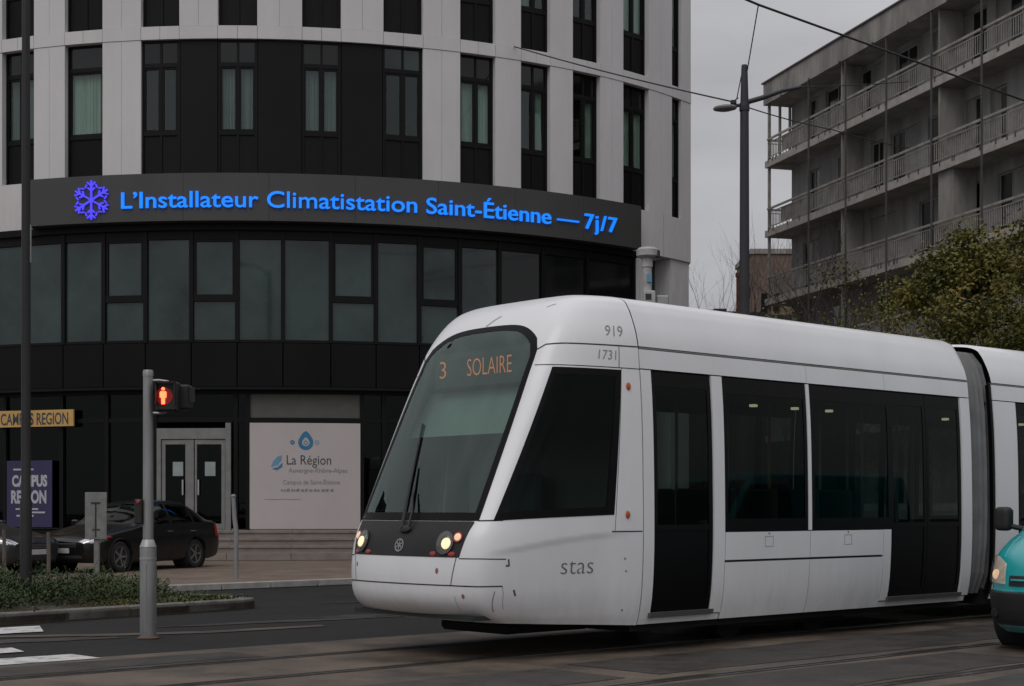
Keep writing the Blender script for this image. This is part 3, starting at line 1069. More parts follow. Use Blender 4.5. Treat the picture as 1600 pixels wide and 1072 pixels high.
def sb(x0, y0, x1, y1, w):
    d = Vector((x1 - x0, y1 - y0)).normalized()
    n = Vector((-d.y, d.x)) * w / 2
    q = [(x0 + n.x, y0 + n.y), (x1 + n.x, y1 + n.y), (x1 - n.x, y1 - n.y), (x0 - n.x, y0 - n.y)]
    vs = [ap(AC + x * DEG, SR + dr, ZC + y) for dr in (.006, .06) for (x, y) in q]
    mb.add(vs, [(0, 1, 2, 3), (7, 6, 5, 4), (0, 4, 5, 1), (1, 5, 6, 2), (2, 6, 7, 3), (3, 7, 4, 0)])


for k in range(6):
    t = rad(90 + 60 * k)
    u = Vector((math.cos(t), math.sin(t)))
    p = u * .51
    sb(0, 0, p.x, p.y, .042)
    for (b, L) in ((.24, .13), (.37, .15)):
        for s_ in (-1, 1):
            w_ = Vector((math.cos(t + s_ * rad(48)), math.sin(t + s_ * rad(48)))) * L
            q = u * b
            sb(q.x, q.y, q.x + w_.x, q.y + w_.y, .036)
    # short outer ring pieces
    t2 = t + rad(30)
    for s_ in (-1, 1):
        c0 = Vector((math.cos(t2 + s_ * rad(13)), math.sin(t2 + s_ * rad(13)))) * .43
        c1 = Vector((math.cos(t2 + s_ * rad(3)), math.sin(t2 + s_ * rad(3)))) * .36
        sb(c0.x, c0.y, c1.x, c1.y, .03)
obj('snowflake', mb, 'sign_violet', sg, smooth=False)

# ------------------------------------------------------------------ small signs on the ground floor
cs = thing('name_sign', 'yellow name sign reading CAMPUS REGION on the dark ground floor', 'sign', tuple(Vector(ap(-19, GR + .2, 3.6)) + Vector((BC[0], BC[1], 0))))
co = Vector(ap(-19, GR + .2, 3.6))
t = arcbox(-24.6, -14.95, GR + .12, GR + .18, 3.58, 4.02, step=30)
obj('sign_panel', MB().add([Vector(p) - co for p in t.v], t.f), 'sign_yellow', cs, smooth=False)
# flat plate: lettering follows the chord
pa, pb = Vector(ap(-24.6, GR + .18, 0)), Vector(ap(-14.95, GR + .18, 0))
vs, fs = text_mesh('CAMPUS REGION', 0.44, 0, 0.006)
x0 = min(v.x for v in vs); x1 = max(v.x for v in vs)
nrm = Vector(((pb - pa).y, -(pb - pa).x, 0)).normalized()
vv = [pa + (pb - pa) * (0.14 + 0.80 * (v.x - x0) / (x1 - x0)) + nrm * 0.006 + Vector((0, 0, 3.64 + v.y)) - co for v in vs]
obj('lettering', MB().add(vv, fs), 'print_dark', cs, smooth=False)
obj('bracket', MB().box(-.3, -.2, .05, .2, .05, .3), 'dark_frame', cs, smooth=False)

bn = thing('banner', 'purple printed banner with white block lettering behind the dark lamp post', 'banner', tuple(Vector(ap(-19.6, GR + .1, .9)) + Vector((BC[0], BC[1], 0))))
bo2 = Vector(ap(-19.6, GR + .1, .9))
pa, pb = Vector(ap(-22.7, GR + .08, 0)), Vector(ap(-17.45, GR + .08, 0))
n3 = Vector(((pb - pa).y, -(pb - pa).x, 0)).normalized()


def bquad(u0, u1, z0, z1, d, mb):
    vs = [pa + (pb - pa) * u0 + n3 * d, pa + (pb - pa) * u1 + n3 * d]
    q = [vs[0] + Vector((0, 0, z0)), vs[1] + Vector((0, 0, z0)), vs[1] + Vector((0, 0, z1)), vs[0] + Vector((0, 0, z1))]
    return mb.add([p - bo2 for p in q], [(0, 1, 2, 3)])


t = MB()
for d in (0.0, .02):
    bquad(0, 1, .90, 2.68, d, t)
t.f += [(0, 4, 5, 1), (1, 5, 6, 2), (2, 6, 7, 3), (3, 7, 4, 0)]
obj('cloth', t, 'banner_purple', bn, smooth=False)
for (body, z, size_, u0, u1) in (('CAMPUS', 2.0, .40, .12, .90), ('REGION', 1.55, .46, .10, .88)):
    vs, fs = text_mesh(body, size_, 0, 0.02)
    x0 = min(v.x for v in vs); x1 = max(v.x for v in vs)
    vv = [pa + (pb - pa) * (u0 + (u1 - u0) * (v.x - x0) / (x1 - x0)) + n3 * .026 + Vector((0, 0, z + v.y)) - bo2 for v in vs]
    obj('lettering', MB().add(vv, fs), 'banner_white', bn, smooth=False)
mb = MB()
for (u0, u1, z) in ((.2, .7, 1.36), (.3, .85, 1.27), (.22, .6, 1.18), (.15, .6, 2.42)):
    bquad(u0, u1, z, z + .045, .026, mb)
obj('printed_lines', mb, 'banner_white', bn, smooth=False)
# ------------------------------------------------------------------ tram
S0 = 12.0
MC = -11.40
tram = thing('tram', 'white low-floor tram with raked dark windscreen and amber destination display', 'tram', track(S0 + .05, MC), TH)
# rows: z, half width, nose tip
CAB = [(.27, 1.196, 9.10), (.36, 1.225, 8.94), (.48, 1.25, 8.83), (.62, 1.268, 8.785), (.80, 1.28, 8.78), (1.0, 1.288, 8.805), (1.15, 1.29, 8.85), (1.3, 1.29, 8.93), (1.6, 1.287, 9.08),
       (2.0, 1.28, 9.28), (2.4, 1.265, 9.48), (2.74, 1.24, 9.655), (2.95, 1.22, 9.78), (3.1, 1.19, 9.89), (3.25, 1.135, 10.02), (3.36, 1.08, 10.15), (3.44, 1.0, 10.29), (3.49, .8, 10.44), (3.515, .4, 10.63), (3.522, .0, 10.82)]
NOSE = [(0, 0, 0), (1 / 11, .2, .002), (2 / 11, .4, .012), (3 / 11, .55, .03), (4 / 11, .68, .06), (5 / 11, .77, .11), (6 / 11, .83, .19), (7 / 11, .88, .31), (8 / 11, .92, .46), (9 / 11, .955, .64), (10 / 11, .98, .82), (1, 1, 1)]
SEAM = 10.82


def tw(z):
    return catmull(CAB, z)[0]


def sstep(a, b, x):
    t = max(0, min(1, (x - a) / (b - a)))
    return t * t * (3 - 2 * t)


def cab0(c, z):
    w, tip = catmull(CAB, z)
    tf, sf = catmull(NOSE, abs(c))
    tip += .045 * max(0, min(1, (3.4 - z) / .6))
    s = tip + (SEAM - tip) * sf
    t = w * tf * (1 if c >= 0 else -1)
    ac = abs(c)
    zc = 1.00 + 0.17 * sstep(.42, .95, ac)
    dent = 0.045 * sstep(.40, .60, ac) * (1 - sstep(.84, .985, ac)) * (1 - sstep(zc - .03, zc, z)) * (.22 + .78 * min(1, max(0, (zc - z) / .7)))
    if dent and t: t -= math.copysign(dent, t)
    if z < .62: z = z + .085 * (1 - sf) * (.62 - z) / .35
    return Vector((s - S0, -t, z))


def cabn(c, z):
    e = 0.006
    c2 = max(-.999, min(.999, c)); z2 = max(.28, min(3.50, z))
    a = cab0(c2 + e, z2) - cab0(c2 - e, z2)
    b = cab0(c2, z2 + e) - cab0(c2, z2 - e)
    n = a.cross(b)
    n.normalize()
    if n.dot(cab0(c2, z2) - Vector((SEAM + .2 - S0, 0, 1.7))) < 0: n = -n
    return n


def cab(c, z, off=0.0):
    return cab0(c, z) + (cabn(c, z) * off if off else Vector((0, 0, 0)))


CW = .355


def ws_top(c):
    return 3.17 - .23 * (min(1, abs(c) / CW)) ** 3.2


def in_ws(c, z):
    return abs(c) < CW and 1.30 < z < ws_top(c)


def sw_front(z):
    return .455 + (.525 - .455) * (z - 1.3) / 1.43


SW_R = .89


def sw_bot(c):
    return 1.30 + .055 * (c - .455) / .435


def in_sw(c, z):
    c = abs(c)
    return sw_front(z) < c < SW_R and sw_bot(c) < z < 2.715


# shell of the cab with window openings
NC, NZ = 200, 130
zs = []
for i in range(NZ + 1):
    q = i / NZ
    zs.append(.27 + (3.522 - .27) * q if q < .9 else None)
zs = [.27 + (3.30 - .27) * i / 110 for i in range(111)] + [3.30 + (3.522 - 3.30) * (1 - (1 - i / 26) ** 2.2) for i in range(1, 27)]
cs_ = [-1 + 2 * i / NC for i in range(NC + 1)]


def shell(off, keep):
    vs = [cab(c, z, off) for z in zs for c in cs_]
    W = len(cs_)
    fs = []
    for j in range(len(zs) - 1):
        for i in range(NC):
            c = (cs_[i] + cs_[i + 1]) / 2; z = (zs[j] + zs[j + 1]) / 2
            if keep(c, z):
                a = j * W + i
                fs.append((a, a + 1, a + W + 1, a + W))
    return MB().add(vs, fs)


def solid(c, z):
    return not in_ws(c, z) and not in_sw(c, z)


shell_o = obj('cab_shell', shell(0, solid), 'tram_white', tram, angle=50)
fix_normals(shell_o)
obj('cab_lining', shell(-0.035, solid), 'tram_inner', tram)


def ring_patch(outer, inner, off, mb=None):
    mb = mb or MB()
    n = len(outer)
    vs = [cab(c, z, off) for (c, z) in outer] + [cab(c, z, off) for (c, z) in inner] + [cab(c, z, -.02) for (c, z) in outer] + [cab(c, z, -.02) for (c, z) in inner]
    fs = []
    for i in range(n):
        j = (i + 1) % n
        fs += [(i, j, n + j, n + i), (i, 2 * n + i, 2 * n + j, j), (n + i, n + j, 3 * n + j, 3 * n + i)]
    return mb.add(vs, fs)


def dense(pts, k=10):
    r = []
    for i in range(len(pts)):
        a, b = pts[i], pts[(i + 1) % len(pts)]
        for q in range(k):
            t = q / k
            r.append((a[0] + (b[0] - a[0]) * t, a[1] + (b[1] - a[1]) * t))
    return r


def ws_loop(cw, zb, drop):
    p = []
    for i in range(16): p.append((-cw + 2 * cw * i / 16, zb))
    zt = ws_top(CW) - drop - .06
    for i in range(16): p.append((cw, zb + (zt - zb) * i / 16))
    for i in range(25):
        c = cw - 2 * cw * i / 24
        p.append((c, ws_top(c / cw * CW) - drop - (.06 if abs(c) > cw * .999 else 0)))
    for i in range(1, 16): p.append((-cw, zt + (zb - zt) * i / 16))
    return p


wsn = obj('windscreen', ring_patch(ws_loop(CW + .012, 1.285, -.02), ws_loop(CW - .022, 1.36, .035), .005), 'tram_black', tram, angle=60)


def ws_glass(u, v):
    c = -CW + 2 * CW * u
    zt = ws_top(c)
    return cab(c, 1.29 + (zt - 1.29) * v, .002)


obj('pane', MB().grid(ws_glass, 40, 40), 'windscreen', wsn, angle=80)

for sg_ in (1, -1):
    oc = [(sw_front(1.29) - .006, 1.285), (SW_R + .008, 1.34), (SW_R + .008, 2.725), (sw_front(2.73) - .004, 2.725)]
    ic = [(sw_front(1.4) + .028, 1.37), (SW_R - .02, 1.415), (SW_R - .02, 2.66), (sw_front(2.6) + .028, 2.66)]
    o1 = [(sg_ * c, z) for (c, z) in dense(oc, 14)]; i1 = [(sg_ * c, z) for (c, z) in dense(ic, 14)]
    swn = obj('cab_side_window', ring_patch(o1, i1, .004), 'tram_black', tram, angle=60)

    def swg(u, v):
        zt = 2.715
        z = 1.30 + (zt - 1.30) * v
        c = sw_front(z) + (SW_R - sw_front(z)) * u
        z = sw_bot(c) + (zt - sw_bot(c)) * v
        return cab(sg_ * c, z, .0015)
    obj('pane', MB().grid(swg, 20, 20), 'tram_glass', swn, angle=80)
    # upper half of the side window carries a dark sun film
    def swf(u, v):
        z = 2.06 + .62 * v
        c = sw_front(z) + .02 + (SW_R - sw_front(z) - .03) * u
        return cab(sg_ * c, z, -.014)
    obj('sun_blind', MB().grid(swf, 16, 8), 'tram_black', swn, angle=80)

# black front panel below the windscreen
fp = obj('front_panel', MB().slab(lambda u, v, d: cab((-1 + 2 * u) * (.315 + .03 * v), .955 + .325 * v, .004 - d), 40, 8, .02), 'tram_front_black', tram, angle=60)


def frame_at(c, z, off):
    p = cab(c, z, off)
    n = cabn(c, z)
    up = (Vector((0, 0, 1)) - n * n.z).normalized()
    x = up.cross(n)
    return Matrix(((x.x, up.x, n.x, p.x), (x.y, up.y, n.y, p.y), (x.z, up.z, n.z, p.z), (0, 0, 0, 1)))


def ell(M, sx, sy):
    return M @ Matrix.Diagonal((sx, sy, 1, 1))


for sg_ in (1, -1):
    M = frame_at(sg_ * .228, 1.085, .004)
    h = obj('headlight', MB().lathe([(.088, .0), (.098, .006), (.100, .014), (.090, .014)], 28, ell(M, 1, 1.12)), 'grey_rubber', tram)
    obj('reflector', MB().lathe([(.089, .011), (.06, .007), (.001, .004)], 24, ell(M, 1, 1.12)), 'lamp_reflector', h)
    obj('bulb', MB().lathe([(.052, .012), (.048, .026), (.028, .034), (.001, .036)], 20, ell(M @ Matrix.Translation((sg_ * .02, -.01, 0)), 1, 1.05)), 'lamp_warm', h)
    obj('lens', MB().lathe([(.090, .016), (.074, .036), (.040, .048), (.001, .052)], 24, ell(M, 1, 1.12)), 'lens', h)
    M = frame_at(sg_ * .292, 1.135, .004)
    h2 = obj('position_lamp', MB().lathe([(.038, .0), (.05, .005), (.05, .014), (.038, .014)], 22, M), 'red_lens', tram)
    obj('bulb', MB().lathe([(.037, .010), (.034, .02), (.001, .028)], 18, M), 'lamp_dim', h2)
    for (cc, zz) in ((sg_ * .172, .985), (sg_ * .272, .985)):
        M = frame_at(cc, zz, .004)
        obj('marker_lamp', MB().lathe([(.034, .0), (.03, .008), (.001, .012)], 14, ell(M, 1.2, .7)), 'red_lens', tram)
# round emblem
M = frame_at(0, 1.055, .006)
mb = MB()
n = 26
for i in range(n):
    a0, a1 = 2 * math.pi * i / n, 2 * math.pi * (i + 1) / n
    mb.add([M @ Vector((r * math.cos(a), r * math.sin(a), h_)) for a in (a0, a1) for r in (.05, .064) for h_ in (0.002,)], [(0, 1, 3, 2)])
for k in range(3):
    a = rad(60 * k + 30)
    d = Vector((math.cos(a), math.sin(a), 0)); q = Vector((-d.y, d.x, 0)) * .006
    mb.add([M @ (d * .045 * s_ + q * t_ + Vector((0, 0, .002))) for s_ in (-1, 1) for t_ in (-1, 1)], [(0, 1, 3, 2)])
obj('emblem', mb, 'tram_text_pale', fp, smooth=False)


def strip(path, w, off, m, parent, name):
    """thin joint line following the shell: path of (c, z)"""
    vs = []
    pts = []
    for i in range(len(path) - 1):
        for k in range(8):
            t = k / 8
            pts.append((path[i][0] + (path[i + 1][0] - path[i][0]) * t, path[i][1] + (path[i + 1][1] - path[i][1]) * t))
    pts.append(path[-1])
    P = [cab(c, z, off) for (c, z) in pts]
    N = [cabn(c, z) for (c, z) in pts]
    for i in range(len(P)):
        d = (P[min(i + 1, len(P) - 1)] - P[max(i - 1, 0)]).normalized()
        sd = d.cross(N[i]).normalized() * w / 2
        vs += [P[i] - sd, P[i] + sd]
    return obj(name, MB().add(vs, [(2 * i, 2 * i + 1, 2 * i + 3, 2 * i + 2) for i in range(len(P) - 1)]), m, parent)


for sg_ in (1, -1):
    J = lambda p, w=.010, m='tram_gap', nm='panel_joint': strip([(sg_ * c, z) for (c, z) in p], w, .0016, m, shell_o, nm)
    J([(CW + .012, 2.90), (.42, 2.945), (.55, 2.955), (1, 2.96)], .014)
    J([(CW + .03, 2.745), (.6, 2.745), (1, 2.745)], .009)
    J([(.885, 2.955), (.888, 2.745)], .008)
    J([(.90, 2.74), (.905, 1.18)], .006)
    J([(.895, 1.18), (.998, 1.18)], .012)
    J([(CW + .012, 1.287), (.50, 1.292)], .014)
    J([(.345, 1.27), (.30, .955), (.28, .70)], .009)
    J([(.315, .945), (.43, .945), (.56, .94)], .010)
    J([(0, .70), (.28, .70), (.42, .695), (.555, .695)], .012)
    J([(.555, .695), (.56, .62), (.55, .45)], .005, 'tram_text_pale')
    J([(.52, .65), (.50, .50), (.49, .42)], .012, 'tram_text_pale', 'scuff_mark')
    J([(.57, .94), (.575, .88), (.562, .88)], .018, 'scuff', 'scuff_mark')
    J([(.60, .66), (.607, .60)], .02, 'scuff', 'scuff_mark')
    J([(.30, .60), (.305, .42)], .004, 'tram_text_pale')
    for (c, z) in ((.94, .42), (.945, .80), (.94, .92)):
        J([(c, z), (c + .006, z)], .02, 'tram_text_pale', 'screw')
    for (c, z) in ((.937, 2.57), (.945, 1.34)):
        M = frame_at(sg_ * c, z, .002)
        obj('marker_lamp', MB().lathe([(.032, .0), (.028, .012), (.001, .018)], 14, ell(M, .8, 1.2)), 'orange_marker', tram)
for (c, z, r) in ((.20, .83, .022), (-.27, .86, .018), (.345, .60, .018)):
    M = frame_at(c, z, .0014)
    obj('paint_chip', MB().lathe([(r, 0), (r * .7, .0012), (.001, .0014)], 9, ell(M, .9, 1.3)), mat('chip_' + str(z), (0.30, .12, .11), .7), tram)
strip([(-.02, 3.20), (.005, 3.26), (.03, 3.30)], .02, .002, 'tram_text_pale', shell_o, 'scuff_mark')
strip([(.30, 3.34), (.33, 3.36), (.36, 3.37)], .012, .002, 'tram_text_pale', shell_o, 'scuff_mark')


def cab_text(body, c0, z0, size, m, nm='lettering', fit=None, off=0.0):
    """text on the near flank of the cab; runs from the nose towards the seam"""
    vs, fs = text_mesh(body, size, 0, off)
    x0 = min(v.x for v in vs); x1 = max(v.x for v in vs)
    # arc length along c at height z0
    cc = [c0 + i * .005 for i in range(int((1 - c0) / .005) + 1)]
    ln = [0]
    for i in range(1, len(cc)): ln.append(ln[-1] + (cab0(cc[i], z0) - cab0(cc[i - 1], z0)).length)

    def c_at(L):
        for i in range(1, len(cc)):
            if ln[i] >= L:
                return cc[i - 1] + (cc[i] - cc[i - 1]) * (L - ln[i - 1]) / (ln[i] - ln[i - 1])
        return .999
    k = 1 if not fit else fit / (x1 - x0)
    pts = [cab(c_at((v.x - x0) * k), z0 + v.y, .003) for v in vs]
    return obj(nm, MB().add(pts, fs), m, tram, smooth=False)


cab_text('stas', .752, .79, .235, 'tram_text', off=-.0035, fit=.385)
cab_text('919', .80, 3.05, .15, 'tram_text_pale')
cab_text('1731', .775, 2.82, .13, 'tram_text_pale')

# destination display behind the glass
dd = Vector((9.86 - S0, 0, 2.80))
ddir = Vector((-1, 0, 0.0))
mb = MB().box(9.90 - S0, 10.05 - S0, -.74, .74, 2.62, 2.96)
disp = obj('destination_display', mb, 'tram_inner', tram, smooth=False)
for (body, y0, y1) in (('SOLAIRE', .23, -.43), ('3', .66, .56)):
    vs, fs = text_mesh(body, .25, 0, -.003)
    x0 = min(v.x for v in vs); x1 = max(v.x for v in vs)
    pts = [Vector((9.893 - S0, y0 + (y1 - y0) * (v.x - x0) / (x1 - x0), 2.715 + v.y)) for v in vs]
    obj('lettering', MB().add(pts, fs), 'led_amber', disp, smooth=False)
# cab interior
obj('dashboard', MB().bbox(9.14 - S0, 9.72 - S0, -.80, .80, .75, 1.28, .06), 'tram_inner', tram)
obj('cab_partition', MB().box(10.70 - S0, 10.76 - S0, -1.14, 1.14, .4, 2.62), 'tram_partition', tram, smooth=False)
obj('cab_ceiling', MB().box(10.1 - S0, 10.76 - S0, -.78, .78, 2.99, 3.02), 'tram_inner', tram, smooth=False)
obj('cab_floor', MB().box(9.0 - S0, 10.76 - S0, -.9, .9, .38, .42), 'tram_inner', tram, smooth=False)
seat = MB().bbox(10.05 - S0, 10.5 - S0, -.25, .25, .85, .98, .04)
seat.bbox(10.42 - S0, 10.56 - S0, -.24, .24, .95, 1.75, .05)
seat.tube([(10.27 - S0, 0, .42), (10.27 - S0, 0, .86)], .06, 10)
obj('driver_seat', seat, 'seat_fabric', tram)
# roller blind across the upper windscreen
obj('roller_blind', MB().grid(lambda u, v: (10.02 - .28 * (1 - v) - S0, -.80 + 1.75 * u, 2.12 + .46 * v), 4, 4), 'tram_partition', tram)


# wipers
def cp(c, z, o=.03): return cab(c, z, o)


wp = obj('wiper', MB().tube([cp(.0, 1.20, .03), cp(-.01, 1.32, .05), cp(-.045, 1.6, .045), cp(-.07, 1.80, .035)], [.02, .018, .013, .01], 8), 'post_black', tram)
obj('wiper_blade', MB().tube([cp(-.035 - .013 * k, 1.38 + .12 * k, .016) for k in range(8)], .012, 6), 'post_black', wp)
obj('wiper_arm', MB().tube([cp(.03, 1.20, .03), cp(.025, 1.35, .05), cp(-.02, 1.55, .04)], [.014, .012, .008], 6), 'post_black', wp)
obj('wiper_motor_cover', MB().lathe([(.07, 0), (.066, .025), (.04, .035), (.001, .038)], 18, ell(frame_at(.01, 1.20, .004), 1.3, .6)), 'post_black', wp)

# ---------------- passenger modules


def sp(s, z, off, side):
    return Vector((s - S0, -side * (tw(z) + off), z))


def side_panel(name, s0, s1, z0, z1, m, parent, side=1, off=0.0, th=.03, g=.004, nz=None, s0b=None, s1b=None):
    """sheet following the side profile; s0b/s1b: ends at the bottom when they differ from the top"""
    nz = nz or max(2, int((z1 - z0) / .12))
    s0b = s0 if s0b is None else s0b; s1b = s1 if s1b is None else s1b

    def fn(u, v, d):
        z = z0 + g + (z1 - z0 - 2 * g) * v
        a = s0b + (s0 - s0b) * v + g; b = s1b + (s1 - s1b) * v - g
        return sp(a + (b - a) * u, z, off - d, side)
    o = obj(name, MB().slab(fn, 2, nz, th), m, parent, angle=40)
    return o


def ring_panel(name, s0, s1, z0, z1, b, m, parent, side=1, off=-.006, th=.02, bz0=None, bz1=None):
    mb = MB()
    bz0 = b if bz0 is None else bz0; bz1 = b if bz1 is None else bz1

    def q(a0, a1, y0, y1):
        nz = max(1, int((y1 - y0) / .12))
        mb.slab(lambda u, v, d: sp(a0 + (a1 - a0) * u, y0 + (y1 - y0) * v, off - d, side), 1, nz, th)
    q(s0, s0 + b, z0, z1); q(s1 - b, s1, z0, z1)
    q(s0 + b, s1 - b, z0, z0 + bz0); q(s0 + b, s1 - b, z1 - bz1, z1)
    return obj(name, mb, m, parent, angle=40)


def pane(s0, s1, z0, z1, m, parent, side, off=-.012, name='pane'):
    nz = max(2, int((z1 - z0) / .12))
    return obj(name, MB().grid(lambda u, v: sp(s0 + (s1 - s0) * u, z0 + (z1 - z0) * v, off, side), 2, nz), m, parent, angle=60)


ZW0, ZW1 = 1.165, 2.735
ZL = .862


def window(s0, s1, side):
    w = ring_panel('window', s0, s1, ZW0, ZW1, .05, 'tram_black', tram, side, bz0=.13, bz1=.16)
    pane(s0 + .05, s1 - .05, ZW0 + .13, ZW1 - .16, 'tram_glass', w, side)
    return w


def door_leaf(s0, s1, side, handle):
    d = ring_panel('door_leaf', s0 + .004, s1 - .004, .385, ZW1, .055, 'tram_black', tram, side, off=-.014, bz0=.10, bz1=.14)
    pane(s0 + .055, s1 - .055, 1.24, ZW1 - .14, 'tram_glass', d, side, -.02)
    pane(s0 + .055, s1 - .055, .485, 1.18, 'tram_black', d, side, -.022, 'lower_panel')
    mb = MB().slab(lambda u, v, dd_: sp(s0 + .055 + (s1 - s0 - .11) * u, 1.18 + .06 * v, -.015 - dd_, side), 1, 1, .02)
    obj('mid_rail', mb, 'tram_black', d)
    return d


def module(sa, sb, doors, windows, whites, lows, first):
    """doors: (s0, s1, leaves); windows: (s0, s1); whites: full-height white pillars; lows: lower panels"""
    for side in (1, -1):
        cuts = [sa] + [c for c in CUTS if sa < c < sb] + [sb]
        for a, b in zip(cuts[:-1], cuts[1:]):
            side_panel('cantrail_panel', a, b, 2.75, 2.945, 'tram_white', tram, side)
        for (a, b, n) in doors:
            for k in range(n):
                door_leaf(a + (b - a) * k / n, a + (b - a) * (k + 1) / n, side, k)
            si = MB().slab(lambda u, v, d: sp(a - .03 + (b - a + .06) * u, .335 + .05 * v, .03 - d, side), 2, 1, .07)
            obj('door_sill', si, 'grey_rubber', tram)
            side_panel('skirt_panel', a - .16, b + .16, .27, .335, 'tram_white', tram, side)
        for (a, b) in windows: window(a, b, side)
        for (a, b, z0) in whites:
            side_panel('pillar_panel', a, b, z0, ZW1 + .01, 'tram_white', tram, side, g=.003)
        for (a, b) in lows:
            side_panel('mid_panel', a, b, ZL + .008, ZW0 - .004, 'tram_white', tram, side)
            side_panel('lower_panel', a, b, .27, ZL - .008, 'tram_white', tram, side)
    # roof
    RZ = [z for z in zs if z >= 2.965]
    mb = MB()
    W = 2 * len(RZ) - 1
    prof = [(-tw(z), z) for z in RZ[:-1]] + [(0, RZ[-1])] + [(tw(z), z) for z in RZ[:-1][::-1]]
    ss = [sa + .006, sa + .05] + [sa + (sb - sa) * k / 8 for k in range(1, 8)] + [sb - .12, sb - .05, sb - .004]
    vs = []
    for i, s_ in enumerate(ss):
        shr_ = {len(ss) - 1: .045, len(ss) - 2: .012}.get(i, 0) if first else {0: .045, 1: .012}.get(i, 0)
        for (y, z) in prof:
            k = (z - 2.965) / .56
            vs.append((s_ - S0, y * (1 - shr_ * .5 * k), z - shr_ * k))
    fs = [(i * W + k, i * W + k + 1, (i + 1) * W + k + 1, (i + 1) * W + k) for i in range(len(ss) - 1) for k in range(W - 1)]
    mb.add(vs, fs)
    fix_normals(obj('roof', mb, 'tram_white', tram, angle=50))
    # inner dark carcass seen only in the joints
    mb = MB()
    for side in (1, -1):
        mb.slab(lambda u, v, d: sp(sa + (sb - sa) * u, 2.74 + .24 * v, -.028 - d, side), 2, 3, .02)
    mb.box(sa - S0, sb - S0, -1.10, 1.10, .20, .38)
    obj('underframe', mb, 'tram_under', tram, smooth=False)
    for side in (1, -1):
        for (a, b) in lows:
            obj('side_lining', MB().slab(lambda u, v, d: sp(a + (b - a) * u, .36 + (ZW0 - .37) * v, -.032 - d, side), 2, 6, .02), 'tram_inner', tram)
        for (a, b, z0) in whites:
            obj('pillar_lining', MB().slab(lambda u, v, d: sp(a + .01 + (b - a - .02) * u, z0 + (ZW1 - z0) * v, -.034 - d, side), 1, 8, .02), 'tram_inner', tram)
        obj('gutter', MB().slab(lambda u, v, d: sp(sa + .01 + (sb - sa - .02) * u, 2.948 + .016 * v, -.004 - d, side), 2, 1, .02), 'gutter', tram)
    obj('floor', MB().box(sa + .01 - S0, sb - .01 - S0, -1.12, 1.12, .382, .40), 'tram_inner', tram, smooth=False)
    obj('ceiling', MB().box(sa + .01 - S0, sb - .01 - S0, -1.12, 1.12, 2.70, 2.73), 'tram_inner', tram, smooth=False)


CUTS = [13.46, 14.92, 19.6, 22.0, 24.4]
module(10.828, 16.70,
       [(10.99, 11.87, 1), (14.99, 16.48, 2)],
       [(12.05, 13.43), (13.50, 14.985)],
       [(10.832, 10.985, .27), (11.875, 12.045, .34), (13.435, 13.495, ZW0), (16.49, 16.70, .34)],
       [(12.05, 13.462), (13.468, 14.83)], True)
for side in (1, -1):
    side_panel('pillar_panel', 14.835, 14.985, .34, ZW0 - .002, 'tram_white', tram, side)
    for (a, b) in ((12.05, 13.462), (13.468, 14.83)):      # square filler flaps
        c = (a + b) / 2
        mb = MB()
        for (x0, x1, q0, q1) in ((c - .07, c + .07, 1.0, 1.006), (c - .07, c + .07, 1.104, 1.11), (c - .07, c - .064, 1.006, 1.104), (c + .064, c + .07, 1.006, 1.104)):
            mb.slab(lambda u, v, d: sp(x0 + (x1 - x0) * u, q0 + (q1 - q0) * v, .0015 - d, side), 1, 1, .004)
        mb.slab(lambda u, v, d: sp(c - .012 + .024 * u, 1.128 + .02 * v, .003 - d, side), 1, 1, .005)
        obj('access_flap', mb, 'tram_text_pale', tram, smooth=False)
module(17.25, 27.0,
       [(17.80, 19.25, 2), (24.2, 25.65, 2)],
       [(19.42, 21.7), (21.76, 24.03)],
       [(17.254, 17.79, .27), (19.255, 19.415, .34), (21.70, 21.76, ZW0), (24.035, 24.195, .34), (25.66, 26.99, .27)],
       [(19.42, 21.727), (21.733, 24.03)], False)
# bellows between the modules
mb = MB()
PB = [(-1.06, .34), (-1.15, .6), (-1.19, 1.0), (-1.20, 1.4), (-1.19, 2.0), (-1.16, 2.6), (-1.12, 2.95), (-1.05, 3.2), (-.92, 3.36), (-.6, 3.42), (0, 3.43)]
PB = PB + [(-y, z) for (y, z) in PB[::-1][1:]]
nf = 12
vs = []
for i in range(nf + 1):
    s_ = 16.64 + (17.31 - 16.64) * i / nf
    k = .925 if i % 2 else 1.0
    ed = .04 * abs(i / nf - .5) * 0
    for (y, z) in PB:
        vs.append((s_ - S0, y * k, 1.8 + (z - 1.8) * (k if z > 1.8 else 1)))
W = len(PB)
mb.add(vs, [(i * W + k, i * W + k + 1, (i + 1) * W + k + 1, (i + 1) * W + k) for i in range(nf) for k in range(W - 1)])
obj('bellows', mb, 'bellows', tram, smooth=False)
obj('gangway_frame', MB().slab(lambda u, v, d: sp(17.20 + .05 * u, .34 + 2.6 * v, -.01 - d, 1), 1, 14, .05), 'tram_black', tram)
